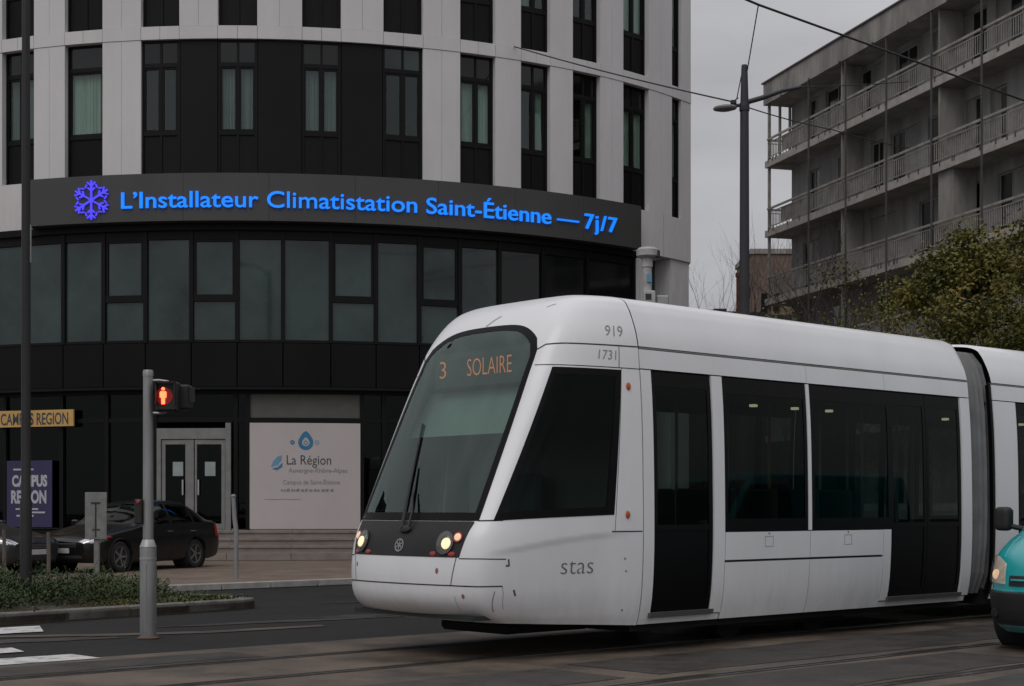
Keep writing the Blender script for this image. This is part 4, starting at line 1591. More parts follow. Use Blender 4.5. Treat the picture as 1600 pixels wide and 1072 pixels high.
# bogies and coupler in the shade below
for sc_ in (9.9, 13.46, 21.7):
    mb = MB()
    for ds in (-.75, .75):
        for y in (-.7175, .7175):
            M = Matrix.Translation((sc_ + ds - S0, y, .30)) @ Matrix.Rotation(rad(90), 4, 'X')
            mb.lathe([(.20, -.06), (.285, -.055), (.285, .055), (.20, .06)], 24, M)
    mb.bbox(sc_ - 1.1 - S0, sc_ + 1.1 - S0, -.95, -.82, .14, .36, .03)
    mb.bbox(sc_ - 1.1 - S0, sc_ + 1.1 - S0, .82, .95, .14, .36, .03)
    if sc_ > 10: obj('bogie', mb, 'tram_under', tram)
ol = [cab(-1 + i / 30, .275, -.012) for i in range(61)]
obj('cab_underside', MB().add([(p.x, p.y, p.z + .015) for p in ol], [tuple(range(61))]), 'tram_under', tram, smooth=False)
obj('coupler_cover', MB().bbox(9.75 - S0, 10.9 - S0, -.5, .5, .19, .31, .04), 'tram_under', tram)
# seats, poles and lamps inside
for side in (1, -1):
    for s_ in (12.3, 13.0, 13.75, 14.4, 19.7, 20.6, 22.2, 23.2):
        mb = MB().bbox(s_ - S0, s_ + .42 - S0, side * .45 - .42, side * .45 + .42, .80, .90, .03)
        mb.bbox(s_ + .38 - S0, s_ + .46 - S0, side * .45 - .42, side * .45 + .42, .85, 1.62, .03)
        obj('passenger_seat', mb, 'seat_fabric', tram)
for s_ in (11.2, 11.9, 13.2, 14.9, 15.75, 16.5, 18.0, 19.3):
    for y in (-.35, .4):
        obj('grab_pole', MB().tube([(s_ - S0, y, .40), (s_ - S0, y, 2.70)], .018, 8), 'sign_yellow' if y > 0 else 'alu', tram)
for s_ in (14.35, 15.15, 15.85, 18.5, 20.5):
    obj('ceiling_lamp', MB().box(s_ - S0, s_ + .07 - S0, .20, .27, 2.61, 2.64), 'interior_lamp', tram, smooth=False)
# ------------------------------------------------------------------ street furniture on the left
def ground_post(name, label, cat, x, y, z=0.0):
    return thing(name, label, cat, (x, y, z))


# pedestrian signal post
ps = thing('pedestrian_signal', 'grey steel signal post with a lit red standing man in front of the office', 'traffic light', (-3.92, 16.55, 0))
obj('base_sleeve', MB().lathe([(.086, 0), (.088, .02), (.088, .96), (.086, .98)], 28), 'galva', ps)
obj('collar', MB().lathe([(.088, .98), (.09, .985), (.062, 1.06), (.056, 1.065)], 28), 'alu', ps)
obj('sleeve_band', MB().lathe([(.0895, .845), (.0905, .85), (.0905, .865), (.0895, .87)], 28), 'alu', ps)
obj('pole', MB().lathe([(.056, 1.065), (.053, 2.82), (.056, 2.822), (.056, 2.875), (.050, 2.89), (.001, 2.892)], 24), 'galva', ps)
obj('foot_ring', MB().lathe([(.115, .001), (.115, .012), (.09, .02)], 28), mat('rusty', (.14, .085, .06), .9), ps)
hd = obj('signal_head', MB().bbox(.105, .335, -.12, .10, 2.44, 2.76, .02), 'post_black', ps)
obj('visor', MB().box(.115, .325, -.20, -.12, 2.745, 2.757).box(.115, .125, -.19, -.12, 2.50, 2.745).box(.315, .325, -.19, -.12, 2.50, 2.745), 'post_black', hd, smooth=False)
obj('signal_face', MB().lathe([(.001, 0), (.092, 0.0), (.092, .003), (.001, .003)], 28, Matrix.Translation((.20, -.122, 2.60)) @ Matrix.Rotation(rad(90), 4, 'X')), 'signal_halo', hd)
mb = MB()
cx, cz = .19, 2.60
mb.lathe([(.001, 0), (.018, 0), (.018, .006), (.001, .006)], 16, Matrix.Translation((cx, -.126, cz + .078)) @ Matrix.Rotation(rad(90), 4, 'X'))
pts = [(-.028, .052), (.028, .052), (.036, .035), (.034, -.015), (.022, -.018), (.020, .01), (.018, -.085), (-.018, -.085), (-.020, .01), (-.022, -.018), (-.034, -.015), (-.036, .035)]
n = len(pts)
mb.add([(cx + x, y, cz + z) for y in (-.126, -.132) for (x, z) in pts], [tuple(range(n)), tuple(range(n, 2 * n))[::-1]] + [(i, n + i, n + (i + 1) % n, (i + 1) % n) for i in range(n)])
obj('red_man', mb, 'signal_red', hd, smooth=False)
hd2 = obj('rear_signal_head', MB().bbox(.30, .43, .05, .30, 2.47, 2.74, .02), 'post_black', ps)
obj('visor', MB().box(.43, .50, .07, .28, 2.70, 2.712).box(.43, .49, .06, .07, 2.55, 2.70), 'post_black', hd2, smooth=False)
br = MB().tube([(.0, 0, 2.775), (.12, 0, 2.78), (.22, 0, 2.765)], .014, 8).tube([(0, 0, 2.43), (.12, 0, 2.425), (.2, 0, 2.44)], .014, 8)
obj('bracket', br, 'galva', ps)
rp = obj('repeater_box', MB().bbox(-.135, -.05, -.07, .05, 1.23, 1.50, .012), 'post_black', ps)
obj('repeater_lens', MB().lathe([(.022, 0), (.018, .012), (.001, .016)], 14, Matrix.Translation((-.092, -.072, 1.47)) @ Matrix.Rotation(rad(90), 4, 'X')), 'red_lens', rp)
obj('seam_strip', MB().box(-.004, .004, -.0905, -.087, .03, .80), 'galva_dull', ps, smooth=False)

# dark lamp post at the left edge
lp = thing('lamp_post', 'tall dark lamp post standing in the planted island at the left edge', 'lamp post', (-7.12, 22.5, 0.1))
obj('pole', MB().lathe([(.085, 0), (.085, 1.4), (.070, 1.45), (.066, 4.0), (.055, 9.6), (.05, 10.2), (.001, 10.22)], 16), 'post_black', lp)
obj('base_plate', MB().lathe([(.16, -.02), (.16, .03), (.09, .05)], 16), 'post_black', lp)
obj('bracket_arm', MB().tube([(0, 0, 10.0), (-.4, 0, 10.35), (-1.1, 0, 10.45)], .03, 8), 'post_black', lp)
lan = obj('lantern', MB().lathe([(.04, .12), (.20, .06), (.22, 0), (.20, -.03), (.001, -.035)], 20, Matrix.Translation((-1.3, 0, 10.42)) @ Matrix.Diagonal((1.6, 1, 1, 1))), 'post_black', lp)
obj('grey_clip', MB().box(.068, .075, -.03, .03, 4.9, 5.45), 'alu', lp, smooth=False)

# sign seen from behind on a square post
sb_ = thing('traffic_sign', 'small grey sign panel seen from behind on a post in front of the dark car', 'sign', (-7.27, 26.9, 0.0))
obj('post', MB().bbox(-.045, .045, -.04, .04, 0, 1.5, .01), 'galva_dull', sb_)
pn = obj('panel', MB().bbox(-.19, .19, -.075, -.05, .86, 1.68, .008), 'galva_dull', sb_)
mb = MB().box(-.012, .012, -.082, -.074, .90, 1.50).box(-.08, .08, -.084, -.074, 1.48, 1.51).box(-.06, .07, -.084, -.074, 1.02, 1.04)
obj('stiffener', mb, 'mast_dark', pn, smooth=False)

# thin pale marker post right of the car
mk = thing('marker_post', 'thin pale grey post standing before the entrance steps', 'post', (-5.13, 28.4, 0.1))
obj('shaft', MB().tube([(.03, 0, 0), (.03, 0, .9), (.0, 0, 1.12), (-.02, 0, 1.50)], [.045, .045, .043, .04], 12), 'galva', mk)
obj('cap', MB().lathe([(.045, 0), (.05, .03), (.03, .06), (.001, .065)], 12, Matrix.Translation((-.02, 0, 1.5))), 'galva_dull', mk)

# short wooden stakes in the bed beside the second car
for k, (x, y, h) in enumerate(((-7.85, 26.0, 0.95), (-8.47, 25.6, 1.0))):
    o = obj('stake', MB().tube([(0, 0, 0), (.01, 0, h * .6), (.0, 0, h)], [.035, .033, .03], 8), mat('stake_wood' + str(k), (.12, .10, .085), .9), None, loc=(x, y, .05))
    tag(o, ['weathered wooden stake just left of the dark car’s headlight', 'weathered wooden stake at the far left edge of the picture'][k], 'stake', 'stakes in the planting')

# ------------------------------------------------------------------ mast, lamp and wires on the right
mast = thing('street_mast', 'tall dark tapered mast with a flat lamp, rising behind the tram roof', 'street light', (4.54, 30.0, 0))
obj('pole', MB().lathe([(.115, 0), (.105, 4), (.085, 9.2), (.062, 10.0), (.055, 10.06), (.001, 10.07)], 20), 'mast_dark', mast)
obj('base_plate', MB().lathe([(.22, 0), (.22, .03), (.12, .06)], 16), 'mast_dark', mast)
obj('clamp', MB().lathe([(.098, 9.16), (.10, 9.17), (.10, 9.30), (.098, 9.31)], 20), 'mast_dark', mast)
ar = obj('bracket_arm', MB().tube([(0, 0, 9.32), (.35, 0, 9.42), (.75, 0, 9.56), (1.1, -.05, 9.62)], [.05, .05, .04, .03], 8), 'mast_dark', mast)
la = obj('luminaire', MB().lathe([(.001, .06), (.10, .055), (.20, .03), (.225, 0), (.21, -.03), (.12, -.055), (.001, -.06)], 24, Matrix.Translation((-.38, 0, 9.22)) @ Matrix.Rotation(rad(-3), 4, 'Y') @ Matrix.Diagonal((1.05, .8, 1, 1))), 'galva_dull', mast)
obj('spigot', MB().tube([(-.22, 0, 9.27), (-.1, 0, 9.27), (0, 0, 9.26)], .035, 8), 'mast_dark', la)
obj('wire_fitting', MB().bbox(-.27, -.16, -.05, .05, 9.29, 9.37, .01).tube([(-.2, 0, 9.36), (-.12, 0, 9.42)], .012, 6), 'post_black', mast)


def px(u, v, Y):
    return Vector(((u - 800) / 2400 * Y, Y, 1.4 + (795 - v) / 2400 * Y))


def wire(label, pts, r, sag=0.0, nm='overhead_wire'):
    P = []
    for i in range(len(pts) - 1):
        for k in range(12):
            t = k / 12
            p = pts[i].lerp(pts[i + 1], t)
            P.append(p - Vector((0, 0, sag * 4 * t * (1 - t))))
    P.append(pts[-1])
    o0 = P[0].copy()
    o = obj(nm, MB().tube([p - o0 for p in P], r, 6), 'cable', None, loc=o0)
    return tag(o, label, 'wire', 'overhead wires')


mtop = Vector((4.54, 30.0, 0))
wire('thick overhead wire crossing the sky from the top edge over the balcony block', [px(1100, -28, 27), px(1185, 8, 28), px(1620, 165, 36)], .022)
wire('thin wire from the office facade to the mast lamp', [px(802, 73, 41.95), mtop + Vector((-.22, 0, 9.34))], .016, .05)
wire('thin wire from the mast clamp towards the balcony block', [mtop + Vector((.1, 0, 9.22)), px(1300, 203, 33.5), px(1420, 232, 37)], .012, .03)
wire('steep stay wire from the thick cable down past the mast top', [px(1185, 8, 28), mtop + Vector((.06, .05, 9.95))], .011)
wire('short stay wire from the mast down to the lamp fitting', [mtop + Vector((-.06, 0, 9.85)), mtop + Vector((-.15, 0, 9.40))], .010)
wire('thin cable from the mast arm end to the apartment block', [mtop + Vector((1.1, -.05, 9.62)), px(1420, 128, 33)], .012, .02)

# camera pole in front of the office corner
cp_ = thing('camera_pole', 'pale post with camera boxes in front of the white office corner', 'post', (2.95, 33.5, 0.1))
obj('pole', MB().lathe([(.10, 0), (.10, 6.55), (.12, 6.56), (.12, 6.75)], 18), 'pole_pale', cp_)
obj('cap', MB().lathe([(.14, 6.75), (.235, 6.80), (.24, 6.93), (.18, 6.98), (.001, 7.0)], 22), 'pole_pale', cp_)
obj('cap_lens', MB().bbox(.17, .27, -.12, .0, 6.76, 6.92, .02), 'mast_dark', cp_)
obj('label_plate', MB().box(-.02, .09, -.125, -.105, 6.22, 6.40), 'print_light_blue', cp_, smooth=False)
bx_ = obj('equipment_box', MB().bbox(-.10, .16, -.24, -.11, 5.55, 6.02, .02), 'pole_pale', cp_)
obj('box_mark', MB().box(-.06, .07, -.248, -.238, 5.82, 5.95), 'mast_dark', bx_, smooth=False)
bx2 = obj('camera_box', MB().bbox(.18, .46, -.16, .06, 5.55, 5.93, .03), 'alu', cp_)
obj('camera_box', MB().bbox(.20, .50, -.16, .06, 5.22, 5.5, .03), 'alu', cp_)
obj('camera_lens', MB().box(.28, .46, -.175, -.155, 5.38, 5.48), 'mast_dark', bx2, smooth=False)
obj('arm', MB().tube([(.08, 0, 5.7), (.25, -.05, 5.72)], .03, 8).tube([(.08, 0, 5.35), (.25, -.05, 5.35)], .03, 8), 'alu', cp_)

# ------------------------------------------------------------------ vehicles


def loft_vehicle(root, stations, nx, nk, cls, mats):
    """stations: x, zb, zs, zr, wl, wm, ws, wr.  cls(x, k, y, z) -> part name or None"""
    xs_ = [stations[0][0] + (stations[-1][0] - stations[0][0]) * i / nx for i in range(nx + 1)]
    G = []
    ks = [8.0 * j / nk for j in range(nk + 1)]
    for x in xs_:
        zb, zs_, zr, wl, wm, ws, wr = catmull(stations, x)
        hh = zs_ - zb
        gh = zr - zs_
        ctl = [(0, 0, zb), (1, wl, zb), (2, wm * .985, zb + .22 * hh), (3, wm, zb + .62 * hh), (4, ws, zs_), (5, ws + (wr - ws) * .45, zs_ + gh * .48), (6, wr, zs_ + gh * .90), (7, wr * .72, zr - .012), (8, 0, zr + .015)]
        G.append([catmull(ctl, k) for k in ks])
    parts = {}
    for i in range(nx):
        for j in range(nk):
            xc = (xs_[i] + xs_[i + 1]) / 2; kc = (ks[j] + ks[j + 1]) / 2
            yc = (G[i][j][0] + G[i + 1][j + 1][0]) / 2; zc = (G[i][j][1] + G[i + 1][j + 1][1]) / 2
            for sgn in (1, -1):
                p = cls(xc, kc, yc * sgn, zc)
                if not p: continue
                d = parts.setdefault(p, ({}, [], []))
                f = []
                for (a, b) in ((i, j), (i + 1, j), (i + 1, j + 1), (i, j + 1)):
                    y, z = G[a][b]
                    key = (a, b, sgn if y > 1e-6 else 0)
                    if key not in d[0]:
                        d[0][key] = len(d[1]); d[1].append((xs_[a], y * sgn, z))
                    f.append(d[0][key])
                d[2].append(tuple(f) if sgn == 1 else tuple(f[::-1]))
    res = {}
    # end caps
    for (e, part) in ((0, 'body'), (nx, 'body')):
        ring_ = [(xs_[e], y, z) for (y, z) in G[e]] + [(xs_[e], -y, z) for (y, z) in G[e][1:-1][::-1]]
        d = parts[part]
        o = len(d[1]); d[1].extend(ring_); d[2].append(tuple(range(o, o + len(ring_))))
    for p, d in parts.items():
        nm = p.split(':')[0]
        res[p] = fix_normals(obj(nm, MB().add(d[1], d[2]), mats[nm], root, angle=48))
    return res


def wheel(root, x, y, r, w, spokes, part_mat='rim'):
    sg_ = 1 if y > 0 else -1
    M = Matrix.Translation((x, y, r)) @ Matrix.Rotation(rad(-90 * sg_), 4, 'X')
    t = obj('wheel', MB().lathe([(r * .66, -w / 2), (r * .92, -w / 2), (r, -w * .34), (r, w * .34), (r * .92, w / 2), (r * .70, w / 2), (r * .66, w * .36)], 32, M), 'tyre', root)
    mb = MB()
    mb.lathe([(r * .66, w * .30), (r * .68, w * .46), (r * .63, w * .46), (r * .60, w * .2)], 32, M)
    for k in range(spokes):
        a = 2 * math.pi * k / spokes
        d = Vector((math.cos(a), math.sin(a), 0)); q = Vector((-d.y, d.x, 0))
        c = M @ (d * r * .34 + Vector((0, 0, w * .40)))
        R3 = M.to_3x3()
        mb.obox(c, R3 @ d, R3 @ q, R3 @ Vector((0, 0, 1)), r * .6, r * .13, .02)
    mb.lathe([(r * .16, w * .36), (r * .15, w * .46), (.001, w * .47)], 16, M)
    obj('rim', mb, part_mat, t)
    obj('hub_back', MB().lathe([(r * .655, w * .12), (.001, w * .13)], 28, M), 'tyre', t)
    return t


SED = [(0.0, .36, .60, .63, .50, .62, .60, .50), (.06, .27, .64, .68, .58, .72, .70, .56), (.2, .21, .68, .74, .68, .80, .77, .62), (.55, .19, .75, .82, .74, .855, .81, .66), (1.0, .18, .82, .905, .76, .872, .83, .68), (1.30, .18, .86, .955, .76, .878, .84, .69), (1.45, .18, .875, 1.03, .76, .88, .84, .69),
       (1.85, .18, .89, 1.27, .76, .882, .84, .63), (2.15, .18, .90, 1.41, .76, .885, .84, .59), (2.5, .18, .905, 1.47, .76, .885, .84, .575), (3.0, .18, .92, 1.475, .76, .885, .84, .565), (3.4, .18, .935, 1.43, .76, .88, .83, .565), (3.75, .18, .95, 1.28, .76, .878, .82, .60), (4.02, .19, .965, 1.10, .75, .87, .81, .65), (4.15, .20, .97, 1.055, .74, .86, .80, .66), (4.38, .24, .96, 1.03, .70, .82, .76, .62), (4.47, .30, .86, .93, .62, .76, .70, .55), (4.50, .38, .70, .73, .55, .68, .64, .5)]


def sedan(label, loc, rz, paint, red_tail=True):
    root = thing('parked_car', label, 'car', loc, rz, 'cars parked in front of the office')
    XF, XR, RW = .86, 3.46, .315

    def cls(x, k, y, z):
        if 1.0 < k < 4.0:
            for xw in (XF, XR):
                if (x - xw) ** 2 + (z - .31) ** 2 < .375 ** 2: return None
        if k > 4.25 and k < 5.85 and 1.78 < x < 3.88:
            front = 1.55 + (z - .88) * 1.05
            back = 3.98 - (z - .95) * 1.1
            if x > front + .12 and x < back - .12:
                if abs(x - 2.62) < .035: return 'body'
                if abs(x - 3.45) < .03: return 'body'
                return 'side_window:' + ('l' if y > 0 else 'r') + ('f' if x < 2.62 else 'm' if x < 3.45 else 'b')
        if k > 6.15 and 1.42 < x < 2.10: return 'windscreen'
        if k > 6.15 and 3.48 < x < 3.98: return 'rear_window'
        if k < 1.0: return 'underbody'
        if x < .50 and abs(y) > .46 and .60 + .08 * x < z < .685 + .16 * x and k < 6.2: return 'headlight:' + ('l' if y > 0 else 'r')
        if x > 4.22 and abs(y) > .50 and .70 < z < .93 and k < 6: return 'tail_light:' + ('l' if y > 0 else 'r')
        return 'body'
    res = loft_vehicle(root, SED, 120, 64, cls, {'body': paint, 'side_window': 'car_glass', 'windscreen': 'car_glass', 'rear_window': 'car_glass', 'underbody': 'tyre', 'headlight': 'chrome', 'tail_light': 'red_lens'})
    body = res['body']
    obj('cabin_lining', MB().box(1.5, 3.9, -.66, .66, .35, .86), 'tyre', root, smooth=False)
    for s_ in (-1, 1):
        for xx in (2.25, 3.15):
            mb = MB().bbox(xx, xx + .14, s_ * .36 - .24, s_ * .36 + .24, .8, 1.18, .04).bbox(xx + .03, xx + .12, s_ * .36 - .12, s_ * .36 + .12, 1.16, 1.34, .03)
            obj('seat', mb, 'tyre', root)
    for x in (XF, XR):
        for y in (-.76, .76):
            wheel(root, x, y, RW, .20, 5)
            M = Matrix.Translation((x, y * .985, .31)) @ Matrix.Rotation(rad(-90 if y > 0 else 90), 4, 'X')
            obj('wheel_arch', MB().lathe([(.372, -.25), (.384, .105), (.374, .115), (.36, -.25)], 36, M), 'tyre', root)
    for s_ in (-1, 1):
        obj('indicator', MB().bbox(.50, .58, s_ * .835 - .02, s_ * .835 + .02, .70, .74, .008), 'red_lens', root)
        mi = obj('mirror', MB().bbox(1.66, 1.80, s_ * .90, s_ * 1.07 if s_ > 0 else s_ * 1.07, .92, 1.06, .03) if s_ > 0 else MB().bbox(1.66, 1.80, -1.07, -.90, .92, 1.06, .03), paint, root)
        obj('mirror_stalk', MB().tube([(1.73, s_ * .82, .93), (1.73, s_ * .92, .96)], .02, 6), paint, mi)
        for xx in (2.45, 3.28):
            obj('door_handle', MB().bbox(xx, xx + .17, s_ * .872 - .014, s_ * .872 + .014, .80, .825, .006), 'chrome', root)
        mb = MB()
        for xx in (1.62, 2.62, 3.50):
            mb.obox((xx, s_ * .884, .56), (1, 0, 0), (0, 1, 0), (0, 0, 1), .008, .008, .52)
        obj('door_gap', mb, 'tyre', root, smooth=False)
    gr = obj('grille', MB().bbox(-.012, .02, -.42, .42, .50, .60, .012), 'black_plastic', root)
    obj('grille_bar', MB().box(-.02, -.01, -.40, .40, .565, .575).box(-.02, -.01, -.40, .40, .53, .54), 'chrome', gr, smooth=False)
    obj('number_plate', MB().bbox(-.022, .0, -.26, .26, .40, .50, .004), 'plate', root)
    obj('lower_grille', MB().bbox(.0, .08, -.55, .55, .28, .38, .02), 'black_plastic', root)
    obj('number_plate', MB().bbox(4.50, 4.515, -.26, .26, .55, .66, .004), 'plate', root)
    return root


# heading in local coordinates is -x, so the nose sits at the origin
hx, hy = -.396, -.918
rz = math.atan2(-hy, -hx)
nose = Vector((-8.05, 31.3, 0)) + Vector((hx, hy, 0)) * .86 + Vector((hy, -hx, 0)) * .76
sedan('black parked saloon car with alloy wheels facing left before the office entrance', (nose.x, nose.y, .10), rz, 'car_black')
rz2 = math.atan2(.39, -.92)
sedan('dark parked car at the far left, its nose half hidden behind the lamp post', (-9.25, 29.9, .10), rz2, 'car_grey')

# van: nose shaped like the tram cab, by outline rows (z, half width, nose tip x)
VROW = [(.17, .84, .16), (.24, .885, .07), (.34, .92, .025), (.46, .935, .005), (.565, .938, .0), (.585, .928, .035), (.66, .935, .045), (.76, .94, .075), (.86, .942, .12), (.93, .94, .18), (1.0, .937, .29), (1.08, .932, .46), (1.15, .925, .66), (1.3, .905, .80), (1.5, .875, 1.0), (1.7, .84, 1.22), (1.82, .81, 1.40), (1.89, .77, 1.6), (1.93, .62, 1.95), (1.95, .35, 2.08), (1.957, 0, 2.2)]
VPLAN = [(0, 0, 0), (.1, .22, .003), (.2, .42, .012), (.3, .59, .028), (.4, .725, .055), (.5, .83, .095), (.6, .905, .155), (.7, .955, .25), (.8, .985, .42), (.9, 1.0, .68), (1, 1.0, 1)]
VJ = 2.2
F = Vector((-DX, -DY, 0))
Rv = Vector((F.y, -F.x, 0))
nose = Vector((5.13, 14.57, 0))
van = thing('van', 'turquoise van with black bumper driving in from the right edge', 'van', (nose.x, nose.y, 0.012), math.atan2(-F.y, -F.x))


def vs0(c, z):
    w, tip = catmull(VROW, z)
    tf, sf = catmull(VPLAN, abs(c))
    # bonnet and windscreen corners stay rounder
    x = tip + (VJ - tip) * sf * (1.0 if z < .6 else 1.0)
    return Vector((x, w * tf * (1 if c >= 0 else -1), z))


def vsurf(c, z, off=0.0):
    p = vs0(c, z)
    if not off: return p
    e = .004
    c2 = max(-.99, min(.99, c))
    n = (vs0(c2 + e, z) - vs0(c2 - e, z)).cross(vs0(c2, z + e) - vs0(c2, z - e)).normalized()
    if n.dot(p - Vector((VJ + .3, 0, .9))) < 0: n = -n
    return p + n * off


VZ = sorted([.17 + (1.88 - .17) * i / 114 for i in range(115)] + [1.89, 1.91, 1.93, 1.94, 1.95, 1.954, 1.957])
VC = [-1 + i / 70 for i in range(141)]


def vpart(c, z):
    p = vs0(c, z)
    if abs(p.y) > .5 and (p.x - .92) ** 2 + (z - .32) ** 2 < .39 ** 2: return None
    if z < .25 and p.x < .75: return 'lower_lip'
    if z < .575 and p.x < .62: return 'bumper'
    if 1.16 < z < 1.80 and abs(c) < .52: return 'windscreen'
    if 1.17 < z < 1.74 and abs(c) > .62 and p.x < 2.08: return 'side_window:' + ('l' if c > 0 else 'r')
    return 'body'


vp = {}
for j in range(len(VZ) - 1):
    for i in range(140):
        q = vpart((VC[i] + VC[i + 1]) / 2, (VZ[j] + VZ[j + 1]) / 2)
        if q: vp.setdefault(q, []).append((i, j))
VM = {'body': 'van_teal', 'windscreen': 'car_glass', 'side_window': 'car_glass', 'bumper': 'black_plastic', 'lower_lip': 'van_teal'}
for q, cells in vp.items():
    ids = {}; vv = []; ff = []
    for (i, j) in cells:
        f = []
        for (a_, b_) in ((i, j), (i + 1, j), (i + 1, j + 1), (i, j + 1)):
            if (a_, b_) not in ids:
                ids[(a_, b_)] = len(vv); vv.append(vs0(VC[a_], VZ[b_]))
            f.append(ids[(a_, b_)])
        ff.append(tuple(f))
    fix_normals(obj(q.split(':')[0], MB().add(vv, ff), VM[q.split(':')[0]], van, angle=40))
# load box behind the cab
prof = [(catmull(VROW, z)[0], z) for z in VZ]
ring_ = [(y, z) for (y, z) in prof] + [(-y, z) for (y, z) in prof[::-1][1:]]
xsv = [VJ, 2.8, 3.4] + [3.5 + .05 * k for k in range(19)] + [4.55, 4.7, 4.76, 4.78]
vv = []; ff = []
for i, x in enumerate(xsv):
    k = {len(xsv) - 1: .93, len(xsv) - 2: .98}.get(i, 1.0)
    vv += [(x, y * k, .9 + (z - .9) * (k if z > .9 else 1)) for (y, z) in ring_]
W = len(ring_)
for i in range(len(xsv) - 1):
    for k in range(W - 1):
        yc = (ring_[k][0] + ring_[k + 1][0]) / 2; zc = (ring_[k][1] + ring_[k + 1][1]) / 2
        if abs(yc) > .5 and ((xsv[i] + xsv[i + 1]) / 2 - 3.95) ** 2 + (zc - .32) ** 2 < .39 ** 2: continue
        ff.append((i * W + k, i * W + k + 1, (i + 1) * W + k + 1, (i + 1) * W + k))
ff.append(tuple((len(xsv) - 1) * W + k for k in range(W)))
fix_normals(obj('load_body', MB().add(vv, ff), 'van_teal', van, angle=40))
obj('underbody', MB().box(.25, 4.6, -.55, .55, .18, .34), 'tyre', van, smooth=False)


def vpatch(cz, nu, nv, off, th=0.0):
    return MB().grid(lambda u, v: vsurf(*cz(u, v), off), nu, nv)


for s_ in (-1, 1):
    # tall lamp wrapping the corner: inner edge slopes, top follows the bonnet line
    def hl(u, v, s_=s_):
        c = .30 + .31 * u
        zb = .645 + .02 * u
        zt = .80 + .115 * math.sin(math.pi * min(1, .12 + u * .62)) + .0 * u
        return (s_ * (c + .015 * v * (1 - u)), zb + (zt - zb) * v)
    h = obj('headlight', vpatch(hl, 16, 12, .004), 'lamp_reflector', van, angle=70)
    obj('lens', vpatch(hl, 16, 12, .022), 'lens', h, angle=70)
    P = vsurf(s_ * .42, .735, .006)
    obj('bulb', MB().lathe([(.05, 0), (.045, .01), (.001, .014)], 18, Matrix.Translation(P) @ Vector((-1, s_ * .45, .1)).to_track_quat('Z', 'Y').to_matrix().to_4x4()), 'lamp_dim', h)
    obj('indicator', vpatch(lambda u, v: (s_ * (.575 + .03 * u), .68 + .16 * v), 3, 5, .012), 'orange_marker', h)
    mi = obj('mirror', MB().rbox((.93, s_ * 1.05, 1.28), (.075, .085, .125), .5), 'black_plastic', van, angle=80)
    obj('mirror_glass', MB().grid(lambda u, v: (1.008, s_ * 1.05 - .065 + .13 * u, 1.19 + .18 * v), 1, 1), 'chrome', mi)
    obj('mirror_stalk', MB().tube([(1.05, s_ * .86, 1.17), (1.0, s_ * .94, 1.19), (.95, s_ * 1.0, 1.21)], .028, 8), 'black_plastic', mi)
    obj('fog_lamp', MB().lathe([(.05, 0), (.045, .02), (.001, .025)], 16, Matrix.Translation(vsurf(s_ * .42, .36, -.004)) @ Vector((-1, s_ * .25, 0)).to_track_quat('Z', 'Y').to_matrix().to_4x4()), 'tyre', van)
    obj('bonnet_crease', MB().tube([vsurf(s_ * (.36 + .05 * k / 8), .90 + .2 * k / 8, .0) for k in range(9)], .008, 6), 'van_teal', van)
gr = obj('grille', vpatch(lambda u, v: (-.27 + .54 * u, .63 + .10 * v), 24, 4, .006), 'black_plastic', van, angle=70)
obj('grille_bar', MB().tube([vsurf(-.25 + .5 * k / 16, .685, .012) for k in range(17)], .012, 6), 'van_teal', gr)
obj('lower_intake', vpatch(lambda u, v: (-.30 + .6 * u, .30 + .09 * v), 24, 3, .004), 'tyre', van, angle=70)
pl = obj('number_plate', MB().bbox(-.03, -.005, -.26, .26, .42, .53, .004), 'plate', van)
obj('plate_strip', MB().box(-.034, -.029, -.257, -.21, .423, .527), 'plate_blue', pl, smooth=False)
obj('plate_strip', MB().box(-.034, -.029, .21, .257, .423, .527), 'plate_blue', pl, smooth=False)
obj('bumper_joint', MB().tube([vsurf(-.62 + 1.24 * k / 40, .578, -.004) for k in range(41)], .008, 6), 'tyre', van)
for x in (.92, 3.95):
    for y in (-.80, .80):
        wheel(van, x, y, .325, .205, 6)
        M = Matrix.Translation((x, y, .32)) @ Matrix.Rotation(rad(-90 if y > 0 else 90), 4, 'X')
        obj('wheel_arch', MB().lathe([(.382, -.25), (.394, .135), (.384, .145), (.37, -.25)], 36, M), 'tyre', van)
obj('cabin_lining', MB().box(1.1, 4.6, -.72, .72, .35, 1.06), 'tyre', van, smooth=False)
obj('load_partition', MB().box(2.35, 2.40, -.72, .72, 1.06, 1.88), 'tyre', van, smooth=False)
obj('dashboard', MB().bbox(1.05, 1.5, -.72, .72, .9, 1.12, .04), 'black_plastic', van)
for s_ in (-1, 1):
    obj('seat', MB().bbox(1.95, 2.12, s_ * .4 - .25, s_ * .4 + .25, .9, 1.6, .05), 'tyre', van)

